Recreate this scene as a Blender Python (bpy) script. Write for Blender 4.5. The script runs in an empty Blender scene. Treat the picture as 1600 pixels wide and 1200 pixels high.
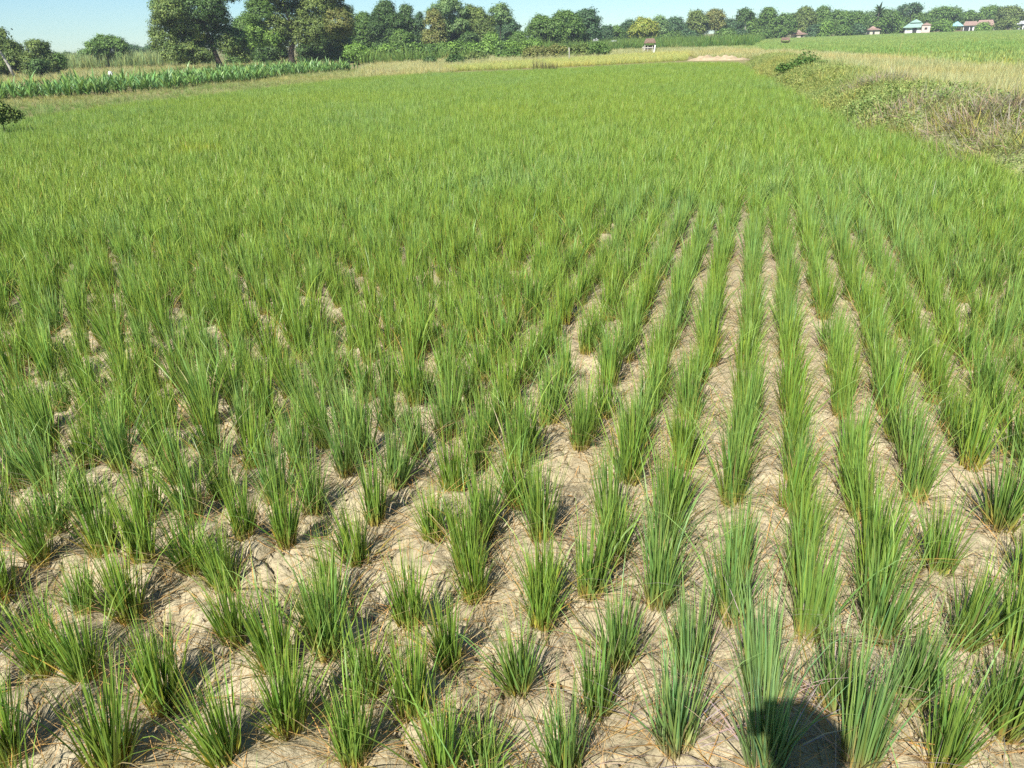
import bpy, math, random
import numpy as np

# ------------------------------------------------------------------ camera, sky, sun, exposure
R = math.radians
F, CX, CY, CAMH = 1200.0, 800.0, 600.0, 1.75          # photo is 1600 x 1200 pixels
HY, SL = 61.0, -0.031                                   # horizon row at the middle, and its slope
ROLL = math.atan(-SL)
PITCH = math.atan((CY - HY) * math.cos(ROLL) / F)
SUN_EL, SUN_AZ = R(45.5), R(24.5)                       # shadows run towards SUN_AZ (right of straight ahead)

scene = bpy.context.scene
C = scene.collection
cam_d = bpy.data.cameras.new('camera')
cam = bpy.data.objects.new('camera', cam_d); C.objects.link(cam)
cam_d.sensor_width = 36.0
cam_d.lens = 36.0 * F / 1600.0
cam_d.clip_start = 0.02
cam_d.clip_end = 5000.0
cam.location = (0, 0, CAMH)
from mathutils import Matrix, Vector, Euler
cam.rotation_euler = (Matrix.Rotation(math.pi / 2 - PITCH, 4, 'X') @ Matrix.Rotation(-ROLL, 4, 'Z')).to_euler()
scene.camera = cam

world = bpy.data.worlds.new('World'); scene.world = world
world.use_nodes = True
wn = world.node_tree; wn.nodes.clear()
sky = wn.nodes.new('ShaderNodeTexSky'); sky.sky_type = 'NISHITA'
sky.sun_disc = False
sky.sun_elevation = SUN_EL
sky.sun_rotation = math.pi + SUN_AZ
sky.altitude = 0.0
sky.air_density = 1.0
sky.dust_density = 0.0
sky.ozone_density = 1.6
bg = wn.nodes.new('ShaderNodeBackground'); bg.inputs['Strength'].default_value = 0.062
wo = wn.nodes.new('ShaderNodeOutputWorld')
tintn = wn.nodes.new('ShaderNodeMix'); tintn.data_type = 'RGBA'; tintn.blend_type = 'MULTIPLY'
tintn.inputs['Factor'].default_value = 1.0; tintn.inputs['B'].default_value = (0.64, 0.91, 1.16, 1)   # the clear cyan cast of that sky
wn.links.new(sky.outputs[0], tintn.inputs['A']); wn.links.new(tintn.outputs['Result'], bg.inputs[0]); wn.links.new(bg.outputs[0], wo.inputs[0])

sun_d = bpy.data.lights.new('sun', 'SUN'); sun_d.energy = 5.0; sun_d.angle = R(0.5)
sun_d.color = (1.0, 0.96, 0.89)
sun = bpy.data.objects.new('sun', sun_d); C.objects.link(sun)
SV = np.array([-math.sin(SUN_AZ) * math.cos(SUN_EL), -math.cos(SUN_AZ) * math.cos(SUN_EL), math.sin(SUN_EL)])
sun.rotation_euler = Vector(SV).to_track_quat('Z', 'Y').to_euler()
sun.location = (-20, -40, 50)

vs = scene.view_settings
vs.view_transform = 'Standard'; vs.look = 'None'; vs.gamma = 1.0; vs.use_curve_mapping = False
vs.exposure = 0.86
scene.render.film_transparent = False
scene.cycles.use_denoising = False                      # keeps the fine blades crisp
scene.cycles.max_bounces = 6
scene.cycles.diffuse_bounces = 3
scene.cycles.transparent_max_bounces = 4
scene.cycles.caustics_reflective = False
scene.cycles.caustics_refractive = False

# ------------------------------------------------------------------ photo pixel -> place helpers
def ray(px, py):
    u = (px - CX) / F; v = -(py - CY) / F
    c, s = math.cos(ROLL), math.sin(ROLL)
    x = u * c + v * s; y = -u * s + v * c
    return (x, math.cos(PITCH) + y * math.sin(PITCH), -math.sin(PITCH) + y * math.cos(PITCH))

def at(px, py, z=0.0):
    r = ray(px, py); t = (z - CAMH) / r[2]
    return (r[0] * t, r[1] * t)

def up(px, py, D):
    """the point D metres (horizontally) away that the pixel shows"""
    r = ray(px, py); h = math.hypot(r[0], r[1])
    return (D * r[0] / h, D * r[1] / h, CAMH + D * r[2] / h)

def foot(px, D):
    """point on flat ground in the direction of column px near the horizon"""
    r = ray(px, HY + SL * (px - CX)); h = math.hypot(r[0], r[1])
    return (D * r[0] / h, D * r[1] / h)

def ppm(px, D):
    """photo pixels per metre for upright things D metres away in column px"""
    r = ray(px, HY + SL * (px - CX)); h = math.hypot(r[0], r[1])
    return F / (D / h)

def proj(x, y, z):
    x = np.asarray(x, float); y = np.asarray(y, float); z = np.asarray(z, float) - CAMH
    yc = y * math.sin(PITCH) + z * math.cos(PITCH)
    zc = y * math.cos(PITCH) - z * math.sin(PITCH)
    c, s = math.cos(ROLL), math.sin(ROLL)
    u = (x * c - yc * s) / zc; v = (x * s + yc * c) / zc
    return CX + F * u, CY - F * v, zc

def inpoly(x, y, poly):
    x = np.asarray(x); y = np.asarray(y); ins = np.zeros(x.shape, bool)
    n = len(poly)
    for i in range(n):
        x1, y1 = poly[i]; x2, y2 = poly[(i + 1) % n]
        if y1 == y2: continue
        c = ((y1 > y) != (y2 > y)) & (x < (x2 - x1) * (y - y1) / (y2 - y1) + x1)
        ins ^= c
    return ins

# ------------------------------------------------------------------ numpy noise
def vnoise(x, y, seed=0):
    def h(i, j):
        n = (i.astype(np.int64) * 374761393 + j.astype(np.int64) * 668265263 + seed * 1442695041) & 0x7fffffff
        n = ((n ^ (n >> 13)) * 1274126177) & 0x7fffffff
        return ((n ^ (n >> 16)) & 0xffff) / 65535.0
    x = np.asarray(x, float); y = np.asarray(y, float)
    xi = np.floor(x); yi = np.floor(y); fx = x - xi; fy = y - yi
    fx = fx * fx * (3 - 2 * fx); fy = fy * fy * (3 - 2 * fy)
    a = h(xi, yi); b = h(xi + 1, yi); c = h(xi, yi + 1); d = h(xi + 1, yi + 1)
    return (a * (1 - fx) + b * fx) * (1 - fy) + (c * (1 - fx) + d * fx) * fy

def fbm(x, y, seed=0, oct=4):
    s = 0; a = 0.5; t = 0
    for o in range(oct):
        s = s + a * vnoise(np.asarray(x) * 2 ** o, np.asarray(y) * 2 ** o, seed + o * 17); t += a; a *= 0.5
    return s / t

def voredge(x, y, seed=0):
    """distance difference to the two nearest jittered cell points"""
    x = np.asarray(x); y = np.asarray(y); xi = np.floor(x); yi = np.floor(y)
    d1 = np.full(x.shape, 9.0); d2 = np.full(x.shape, 9.0)
    def h(i, j, k):
        n = (i.astype(np.int64) * 73856093 ^ j.astype(np.int64) * 19349663 ^ (seed + k) * 83492791) & 0x7fffffff
        n = ((n ^ (n >> 13)) * 1274126177) & 0x7fffffff
        return ((n ^ (n >> 16)) & 0xffff) / 65535.0
    for a in (-1, 0, 1):
        for b in (-1, 0, 1):
            px = xi + a + h(xi + a, yi + b, 1); py = yi + b + h(xi + a, yi + b, 2)
            d = np.hypot(px - x, py - y)
            m = d < d1
            d2 = np.where(m, d1, np.minimum(d2, d)); d1 = np.where(m, d, d1)
    return d2 - d1

# ------------------------------------------------------------------ materials
def new_mat(name):
    m = bpy.data.materials.new(name); m.use_nodes = True
    nt = m.node_tree; nt.nodes.clear()
    out = nt.nodes.new('ShaderNodeOutputMaterial')
    return m, nt, out

def leaf_mat(name, tint=None, transl=0.3, rough=0.5, spec=0.35):
    """foliage: colour from the mesh attribute col, varied by the per-plant number tint"""
    m, nt, out = new_mat(name); N = nt.nodes.new; L = nt.links.new
    a = N('ShaderNodeAttribute'); a.attribute_name = 'col'
    col = a.outputs['Color']
    if tint:
        t = N('ShaderNodeAttribute'); t.attribute_type = 'INSTANCER'; t.attribute_name = 'tint'
        rp = N('ShaderNodeValToRGB'); els = rp.color_ramp.elements
        els[0].position = 0.0; els[0].color = (*tint[0], 1)
        els[1].position = 1.0; els[1].color = (*tint[2], 1)
        e = els.new(0.5); e.color = (*tint[1], 1)
        L(t.outputs['Fac'], rp.inputs[0])
        mx = N('ShaderNodeMix'); mx.data_type = 'RGBA'; mx.blend_type = 'MULTIPLY'; mx.inputs['Factor'].default_value = 1.0
        L(col, mx.inputs['A']); L(rp.outputs[0], mx.inputs['B'])
        col = mx.outputs['Result']
    p = N('ShaderNodeBsdfPrincipled'); p.inputs['Roughness'].default_value = rough
    p.inputs['Specular IOR Level'].default_value = spec
    L(col, p.inputs['Base Color'])
    tr = N('ShaderNodeBsdfTranslucent'); L(col, tr.inputs['Color'])
    ms = N('ShaderNodeMixShader'); ms.inputs[0].default_value = transl
    L(p.outputs[0], ms.inputs[1]); L(tr.outputs[0], ms.inputs[2]); L(ms.outputs[0], out.inputs[0])
    return m

def noise_mat(name, c1, c2, scale=3.0, rough=0.9, bump=0.0, bscale=40.0, detail=6.0, spec=0.2):
    m, nt, out = new_mat(name); N = nt.nodes.new; L = nt.links.new
    tc = N('ShaderNodeTexCoord')
    no = N('ShaderNodeTexNoise'); no.inputs['Scale'].default_value = scale; no.inputs['Detail'].default_value = detail
    L(tc.outputs['Object'], no.inputs['Vector'])
    rp = N('ShaderNodeValToRGB'); e = rp.color_ramp.elements
    e[0].position = 0.3; e[0].color = (*c1, 1); e[1].position = 0.7; e[1].color = (*c2, 1)
    L(no.outputs['Fac'], rp.inputs[0])
    p = N('ShaderNodeBsdfPrincipled'); p.inputs['Roughness'].default_value = rough
    p.inputs['Specular IOR Level'].default_value = spec
    L(rp.outputs[0], p.inputs['Base Color'])
    if bump:
        nb = N('ShaderNodeTexNoise'); nb.inputs['Scale'].default_value = bscale; nb.inputs['Detail'].default_value = 8
        L(tc.outputs['Object'], nb.inputs['Vector'])
        b = N('ShaderNodeBump'); b.inputs['Strength'].default_value = bump; b.inputs['Distance'].default_value = 0.02
        L(nb.outputs['Fac'], b.inputs['Height']); L(b.outputs[0], p.inputs['Normal'])
    L(p.outputs[0], out.inputs[0])
    return m

def ground_mat():
    """tan soil near, olive and straw-coloured dry grassland further off, told apart by a mesh attribute"""
    m, nt, out = new_mat('soil'); N = nt.nodes.new; L = nt.links.new
    tc = N('ShaderNodeTexCoord')
    def ramp(scale, stops, det=6.0, dist=0.0):
        no = N('ShaderNodeTexNoise'); no.inputs['Scale'].default_value = scale; no.inputs['Detail'].default_value = det
        no.inputs['Distortion'].default_value = dist
        L(tc.outputs['Object'], no.inputs['Vector'])
        rp = N('ShaderNodeValToRGB'); e = rp.color_ramp.elements
        e[0].position = stops[0][0]; e[0].color = (*stops[0][1], 1)
        e[1].position = stops[-1][0]; e[1].color = (*stops[-1][1], 1)
        for p_, c_ in stops[1:-1]:
            q = e.new(p_); q.color = (*c_, 1)
        L(no.outputs['Fac'], rp.inputs[0]); return rp.outputs[0]
    soil = ramp(5.0, [(0.25, (0.28, 0.235, 0.145)), (0.5, (0.40, 0.342, 0.218)), (0.75, (0.53, 0.455, 0.305))], 9)
    speck = ramp(85.0, [(0.33, (0.55, 0.5, 0.45)), (0.46, (1, 1, 1)), (0.8, (1.06, 1.05, 1.02))], 3)
    mx = N('ShaderNodeMix'); mx.data_type = 'RGBA'; mx.blend_type = 'MULTIPLY'; mx.inputs['Factor'].default_value = 0.75
    L(soil, mx.inputs['A']); L(speck, mx.inputs['B'])
    dry = ramp(0.08, [(0.3, (0.13, 0.15, 0.05)), (0.5, (0.24, 0.20, 0.09)), (0.7, (0.15, 0.17, 0.06))], 8, 0.5)
    at_ = N('ShaderNodeAttribute'); at_.attribute_name = 'grassy'
    m2 = N('ShaderNodeMix'); m2.data_type = 'RGBA'
    L(at_.outputs['Fac'], m2.inputs['Factor']); L(mx.outputs['Result'], m2.inputs['A']); L(dry, m2.inputs['B'])
    p = N('ShaderNodeBsdfPrincipled'); p.inputs['Roughness'].default_value = 0.95; p.inputs['Specular IOR Level'].default_value = 0.15
    L(m2.outputs['Result'], p.inputs['Base Color'])
    nb = N('ShaderNodeTexNoise'); nb.inputs['Scale'].default_value = 60; nb.inputs['Detail'].default_value = 9
    nb.inputs['Roughness'].default_value = 0.65
    L(tc.outputs['Object'], nb.inputs['Vector'])
    b = N('ShaderNodeBump'); b.inputs['Strength'].default_value = 0.8; b.inputs['Distance'].default_value = 0.012
    L(nb.outputs['Fac'], b.inputs['Height']); L(b.outputs[0], p.inputs['Normal'])
    L(p.outputs[0], out.inputs[0])
    return m

RICE_TINT = ((1.32, 1.1, 0.8), (1.0, 1.0, 1.0), (1.0, 1.02, 3.0))  # yellowish to bluish; the bluish end paints sky sheen into the leaf colour
M = {
    'rice': leaf_mat('rice_leaf', RICE_TINT, 0.28, 0.45, 0.45),
    'leaf': leaf_mat('tree_leaf', None, 0.25, 0.55, 0.3),
    'grass': leaf_mat('dry_grass_blade', ((1.3, 1.05, 0.8), (1, 1, 1), (0.6, 0.85, 0.6)), 0.3, 0.7, 0.2),
    'straw': noise_mat('straw', (0.42, 0.31, 0.15), (0.56, 0.44, 0.24), 30, 0.8),
    'bark': noise_mat('bark', (0.035, 0.027, 0.02), (0.075, 0.06, 0.045), 4, 0.95, 0.6, 12),
    'palebark': noise_mat('pale_bark', (0.34, 0.31, 0.26), (0.5, 0.47, 0.4), 4, 0.9),
    'soil': ground_mat(),
    'clod': noise_mat('clod_soil', (0.30, 0.25, 0.155), (0.46, 0.39, 0.25), 0.9, 0.95, 0.5, 3),
    'bund': noise_mat('bund_earth', (0.26, 0.29, 0.12), (0.38, 0.38, 0.19), 1.5, 0.95, 0.5, 20),
    'heap': noise_mat('dry_straw_heap', (0.33, 0.25, 0.15), (0.48, 0.38, 0.24), 3.0, 0.95, 0.8, 12),
    'white': noise_mat('white_paint', (0.74, 0.73, 0.70), (0.82, 0.81, 0.78), 0.8, 0.7),
    'cream': noise_mat('cream_wall', (0.55, 0.5, 0.38), (0.68, 0.62, 0.5), 0.8, 0.8),
    'pink': noise_mat('pinkish_wall', (0.55, 0.42, 0.36), (0.66, 0.55, 0.48), 0.8, 0.8),
    'green_roof': noise_mat('green_roof', (0.24, 0.38, 0.31), (0.34, 0.47, 0.40), 1.5, 0.5),
    'teal_roof': noise_mat('teal_roof', (0.20, 0.40, 0.40), (0.30, 0.50, 0.49), 1.5, 0.5),
    'red_roof': noise_mat('red_tile_roof', (0.25, 0.165, 0.13), (0.37, 0.26, 0.21), 2.5, 0.85),
    'grey_roof': noise_mat('grey_roof', (0.45, 0.46, 0.46), (0.6, 0.6, 0.6), 1.5, 0.6),
    'dark': noise_mat('painted_opening_shade', (0.03, 0.032, 0.035), (0.06, 0.06, 0.06), 1, 0.9),  # near-black colour stands for the shade inside open fronts
    'thatch': noise_mat('thatch', (0.13, 0.08, 0.055), (0.26, 0.18, 0.13), 4, 0.95),
    'skin': noise_mat('skin', (0.30, 0.17, 0.11), (0.36, 0.21, 0.14), 4, 0.5),
    'shirt': noise_mat('shirt_cloth', (0.10, 0.14, 0.22), (0.13, 0.18, 0.27), 6, 0.9),
    'trousers': noise_mat('trouser_cloth', (0.04, 0.04, 0.05), (0.06, 0.06, 0.07), 6, 0.9),
    'cap': noise_mat('cap_cloth', (0.05, 0.05, 0.06), (0.08, 0.08, 0.09), 6, 0.9),
    'phone': noise_mat('phone_shell', (0.015, 0.015, 0.018), (0.03, 0.03, 0.035), 6, 0.3),
}

# ------------------------------------------------------------------ object helpers
def mesh_np(name, V, Q, mat, col=None, smooth=False, attrs=None):
    me = bpy.data.meshes.new(name)
    V = np.asarray(V, np.float32); Q = np.asarray(Q, np.int32)
    k = Q.shape[1] if Q.ndim == 2 and len(Q) else 4
    me.vertices.add(len(V)); me.vertices.foreach_set('co', V.ravel())
    if len(Q):
        me.loops.add(Q.size); me.loops.foreach_set('vertex_index', Q.ravel())
        me.polygons.add(len(Q))
        me.polygons.foreach_set('loop_start', np.arange(0, Q.size, k, dtype=np.int32))
        if smooth: me.polygons.foreach_set('use_smooth', np.ones(len(Q), bool))
    if col is not None:
        a = me.color_attributes.new('col', 'FLOAT_COLOR', 'POINT')
        c4 = np.ones((len(V), 4), np.float32); c4[:, :3] = col
        a.data.foreach_set('color', c4.ravel())
    for nm, (typ, arr) in (attrs or {}).items():
        a = me.attributes.new(nm, typ, 'POINT')
        a.data.foreach_set('vector' if typ == 'FLOAT_VECTOR' else 'value', np.ascontiguousarray(arr).ravel())
    me.update(calc_edges=True); me.validate()
    if mat: me.materials.append(mat)
    return me

def obj(name, me, parent=None, loc=None):
    o = bpy.data.objects.new(name, me); C.objects.link(o)
    if parent: o.parent = parent
    if loc is not None: o.location = loc
    return o

def tag(o, label=None, cat=None, group=None, kind=None):
    if label: o['label'] = label
    if cat: o['category'] = cat
    if group: o['group'] = group
    if kind: o['kind'] = kind
    return o

def thing(name, label, cat, loc, rz=0.0, group=None):
    o = bpy.data.objects.new(name, None); C.objects.link(o)
    o.empty_display_size = 0.2
    o.location = loc; o.rotation_euler = (0, 0, rz)
    return tag(o, label, cat, group)

class MB:
    """collects solids into one mesh"""
    def __init__(s): s.v = []; s.f = []
    def add(s, V, Fc):
        b = len(s.v); s.v += [tuple(map(float, p)) for p in V]; s.f += [tuple(i + b for i in q) for q in Fc]; return s
    def box(s, x0, x1, y0, y1, z0, z1):
        return s.add([(x0, y0, z0), (x1, y0, z0), (x1, y1, z0), (x0, y1, z0), (x0, y0, z1), (x1, y0, z1), (x1, y1, z1), (x0, y1, z1)],
                     [(0, 3, 2, 1), (4, 5, 6, 7), (0, 1, 5, 4), (1, 2, 6, 5), (2, 3, 7, 6), (3, 0, 4, 7)])
    def hip(s, x0, x1, y0, y1, z0, z1, ridge=0.0, th=0.12, sag=0.0):
        """hipped roof with thickness; ridge = half length of the ridge along x"""
        cx, cy = (x0 + x1) / 2, (y0 + y1) / 2
        r = max(ridge, 0.05)
        return s.add([(x0, y0, z0), (x1, y0, z0), (x1, y1, z0), (x0, y1, z0),
                      (x0, y0, z0 + th), (x1, y0, z0 + th), (x1, y1, z0 + th), (x0, y1, z0 + th),
                      (cx - r, cy, z1), (cx + r, cy, z1)],
                     [(0, 3, 2, 1), (0, 1, 5, 4), (1, 2, 6, 5), (2, 3, 7, 6), (3, 0, 4, 7),
                      (4, 5, 9, 8), (6, 7, 8, 9), (5, 6, 9), (7, 4, 8)])
    def tube(s, pts, rad, n=8):
        pts = [np.array(p, float) for p in pts]; b = len(s.v); k = len(pts)
        for i, p in enumerate(pts):
            d = pts[min(i + 1, k - 1)] - pts[max(i - 1, 0)]; d /= (np.linalg.norm(d) + 1e-9)
            a = np.array([0, 0, 1.0]) if abs(d[2]) < 0.9 else np.array([1.0, 0, 0])
            u = np.cross(d, a); u /= np.linalg.norm(u); w = np.cross(d, u)
            for j in range(n):
                t = 2 * math.pi * j / n
                s.v.append(tuple(p + rad[i] * (math.cos(t) * u + math.sin(t) * w)))
        for i in range(k - 1):
            for j in range(n):
                s.f.append((b + i * n + j, b + i * n + (j + 1) % n, b + (i + 1) * n + (j + 1) % n, b + (i + 1) * n + j))
        s.f.append(tuple(b + j for j in range(n))[::-1]); s.f.append(tuple(b + (k - 1) * n + j for j in range(n)))
        return s
    def mesh(s, name, mat, smooth=False):
        me = bpy.data.meshes.new(name); me.from_pydata(s.v, [], s.f)
        if smooth:
            for p in me.polygons: p.use_smooth = True
        me.materials.append(mat); me.update(); return me
    def build(s, name, mat, parent=None, smooth=False):
        return obj(name, s.mesh(name, mat, smooth), parent)

# ------------------------------------------------------------------ blades of grass
def blades(rng, n, L, tilt, bend, width, pal, segs=4, base_r=0.03, z0=0.0, az=None, stiff=1.6, base=None, wpow=1.7):
    """n tapering strips; returns V, Q, col.  pal = (base, mid, tip) colours; ranges are (lo, hi)"""
    u = lambda r: rng.uniform(r[0], r[1], n)
    Ls, t0, bd, w = u(L), u(tilt), u(bend), u(width)
    phi = rng.uniform(0, 2 * np.pi, n) if az is None else az
    dirx, diry = np.cos(phi), np.sin(phi)
    if base is None:
        br = base_r * np.sqrt(rng.uniform(0, 1, n)); ba = phi + rng.normal(0, 0.8, n)
        P = np.stack([br * np.cos(ba), br * np.sin(ba), np.full(n, z0)], 1)
    else: P = np.array(base, float)
    tw = rng.normal(0, 0.7, n)
    pal = np.asarray(pal, float)
    jit = rng.normal(1.0, 0.2, (n, 1)).clip(0.45, 1.7); hue = rng.normal(0, 0.10, n)
    V = []; Cc = []
    for i in range(segs + 1):
        t = i / segs
        th = t0 + bd * t ** stiff
        if i:
            P = P + (Ls / segs)[:, None] * np.stack([np.sin(thp) * dirx, np.sin(thp) * diry, np.cos(thp)], 1)
        thp = th
        a = phi + np.pi / 2 + tw
        ww = (w * 0.5 * (0.55 + 0.45 * min(1, t * 4)) * (1 - t ** wpow * 0.96))[:, None]
        sd = np.stack([np.cos(a), np.sin(a), np.zeros(n)], 1)
        V += [P - sd * ww, P + sd * ww]
        k = min(1, t / 0.3)
        c = pal[0] * (1 - k) + pal[1] * k if t < 0.3 else pal[1] * (1 - (t - 0.3) / 0.7) + pal[2] * (t - 0.3) / 0.7
        c = np.clip(c[None, :] * jit * np.stack([1 + hue, np.ones(n), 1 - hue], 1), 0.004, 0.9)
        Cc += [c, c]
    V = np.stack(V, 1).reshape(-1, 3); Cc = np.stack(Cc, 1).reshape(-1, 3)
    st = 2 * (segs + 1); q = []
    for i in range(segs):
        q.append(np.stack([np.arange(n) * st + 2 * i + d for d in (0, 1, 3, 2)], 1))
    Q = np.concatenate(q); return V, Q, Cc

def join(parts):
    V = []; Q = []; Cc = []; b = 0
    for v, q, c in parts:
        V.append(v); Q.append(q + b); Cc.append(c); b += len(v)
    return np.concatenate(V), np.concatenate(Q), np.concatenate(Cc)

G_RICE = ((0.38, 0.33, 0.07), (0.160, 0.292, 0.038), (0.265, 0.38, 0.062))
G_YEL = ((0.34, 0.25, 0.06), (0.30, 0.27, 0.06), (0.38, 0.28, 0.08))
G_DEAD = ((0.33, 0.24, 0.10), (0.42, 0.32, 0.15), (0.44, 0.33, 0.17))

def rice_parts(rng, n, w=(0.005, 0.0085), dead=11, L=(0.22, 0.40), spread=0.42, split=False, nd=5, nb=3):
    a = blades(rng, int(n * 0.64), L, (0.0, spread * 0.5), (0.0, 0.18), w, G_RICE, base_r=0.036)
    b = blades(rng, int(n * 0.36), (L[0] * 0.7, L[1] * 0.92), (spread * 0.4, spread), (0.0, 0.4), w, G_RICE, base_r=0.042)
    k_ = blades(rng, nb, (L[1] * 0.8, L[1] * 1.15), (0.1, 0.6), (1.2, 2.2), w, G_RICE, segs=6, base_r=0.03, stiff=3.5)   # bent-over leaves
    b = join([b, k_])
    y = blades(rng, nd, (0.14, 0.36), (0.1, 0.9), (0.1, 0.9), w, G_YEL, base_r=0.03)
    d = blades(rng, dead, (0.16, 0.36), (0.5, 1.2), (0.7, 1.6), (0.0018, 0.0042), G_DEAD, segs=5, base_r=0.03, stiff=1.1)
    if split: return join([a, b]), join([y, d])
    return join([a, b, y, d])

def stem_part(rng, n=34):
    pal = ((0.50, 0.36, 0.09), (0.46, 0.40, 0.07), (0.27, 0.31, 0.055))
    return blades(rng, n, (0.06, 0.13), (0.02, 0.36), (0, 0.1), (0.006, 0.011), pal, segs=2, base_r=0.036, wpow=4)

def gn_scatter(name, pts, rot, scl, tint, idx, protos, label_kind='stuff', loc=(0, 0, 0)):
    """one object that strews copies of the little proto meshes over its points"""
    col = bpy.data.collections.new(name + '_kit')
    for i, me in enumerate(protos):
        col.objects.link(bpy.data.objects.new('%s_tuft_%02d' % (name, i), me))
    me = mesh_np(name, pts, np.zeros((0, 4), np.int32), None, attrs={
        'rot': ('FLOAT_VECTOR', np.asarray(rot, np.float32)), 'scl': ('FLOAT_VECTOR', np.asarray(scl, np.float32)),
        'tint': ('FLOAT', np.asarray(tint, np.float32)), 'idx': ('INT', np.asarray(idx, np.int32))})
    o = obj(name, me); o.location = loc
    ng = bpy.data.node_groups.new(name + '_nodes', 'GeometryNodeTree')
    ng.interface.new_socket('Geometry', in_out='INPUT', socket_type='NodeSocketGeometry')
    ng.interface.new_socket('Geometry', in_out='OUTPUT', socket_type='NodeSocketGeometry')
    N = ng.nodes.new; L = ng.links.new
    gi = N('NodeGroupInput'); go = N('NodeGroupOutput')
    ci = N('GeometryNodeCollectionInfo'); ci.inputs['Collection'].default_value = col
    ci.inputs['Separate Children'].default_value = True; ci.inputs['Reset Children'].default_value = True
    ip = N('GeometryNodeInstanceOnPoints'); ip.inputs['Pick Instance'].default_value = True
    def attr(nm, typ):
        a = N('GeometryNodeInputNamedAttribute'); a.data_type = typ; a.inputs['Name'].default_value = nm
        return [s for s in a.outputs if s.enabled and s.name == 'Attribute'][0]
    e2r = N('FunctionNodeEulerToRotation')
    L(gi.outputs[0], ip.inputs['Points']); L(ci.outputs[0], ip.inputs['Instance'])
    L(attr('idx', 'INT'), ip.inputs['Instance Index'])
    L(attr('rot', 'FLOAT_VECTOR'), e2r.inputs[0]); L(e2r.outputs[0], ip.inputs['Rotation'])
    L(attr('scl', 'FLOAT_VECTOR'), ip.inputs['Scale'])
    L(ip.outputs[0], go.inputs[0])
    md = o.modifiers.new('scatter', 'NODES'); md.node_group = ng
    tag(o, kind=label_kind)
    return o

# ------------------------------------------------------------------ where the fields lie (metres, camera foot at 0,0)
LEFT_EDGE = [(-21, -4), (-15.5, 9)] + [at(*p, 0.4) for p in ((0, 181), (150, 158), (330, 140), (450, 127), (560, 116))]
FAR_EDGE = [at(*p, 0.4) for p in ((600, 114), (690, 109), (860, 103), (960, 98), (1050, 93.5))]
RIGHT_EDGE = [at(*p, 0.4) for p in ((1155, 93), (1190, 109), (1260, 141), (1340, 174), (1460, 201), (1600, 246))] + [(5.3, 5.5), (5.1, -4)]
RICE_POLY = LEFT_EDGE + FAR_EDGE + RIGHT_EDGE

# front clumps: pixel of the foot, height factor, tint (0 yellowish, 1 bluish with painted sky sheen)
FRONT = [(80, 1064, .95, .45), (140, 1076, .9, .5), (258, 1106, 1.05, .5), (180, 1212, 1.15, .5), (15, 1200, .95, .45), (368, 1012, .85, .5),
         (436, 1056, 1.0, .5), (496, 994, .7, .5), (570, 1080, .9, .55), (456, 1162, .95, .5), (555, 1206, .85, .55), (360, 1216, 1.0, .5),
         (646, 1134, 1.0, .5), (702, 1054, .9, .5), (812, 1088, .78, .65), (845, 985, .75, .5), (750, 1201, .75, .6), (930, 1104, .95, .65),
         (880, 1203, .95, .7), (966, 1034, .95, .7), (1078, 1050, 1.0, .8), (1054, 1178, 1.05, .85), (1142, 966, 1.1, .7), (1190, 1104, 1.3, .85),
         (1192, 1216, 1.0, .95), (1266, 992, 1.1, .65), (1308, 1108, .95, .8), (1370, 996, 1.05, .7), (1420, 1102, .95, .75), (1506, 1012, 1.05, .6),
         (1340, 1206, 1.15, .8), (1472, 1198, 1.0, .6), (1566, 1148, 1.0, .65), (1578, 1020, 1.0, .6), (70, 890, 1.0, .5), (132, 954, .65, .6),
         (236, 820, 1.0, .45), (164, 872, 1.0, .5), (230, 890, 1.0, .5), (200, 965, 1.0, .45), (300, 900, .95, .5), (386, 854, .9, .5),
         (350, 915, .95, .5), (558, 874, 1.0, .5), (520, 940, 1.0, .5), (678, 848, .75, .5), (848, 950, .95, .5), (740, 930, .95, .5),
         (920, 932, 1.05, .6), (1027, 950, 1.05, .7), (810, 800, 1.0, .5), (6, 936, .8, .4), (690, 1225, .8, .5), (450, 862, .95, .5), (640, 985, .9, .5)]
ROW_A = R(17.5)                                         # rows run this far right of straight ahead
ROW_Q0, ROW_SP, IN_SP = 0.066, 0.234, 0.238

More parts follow.
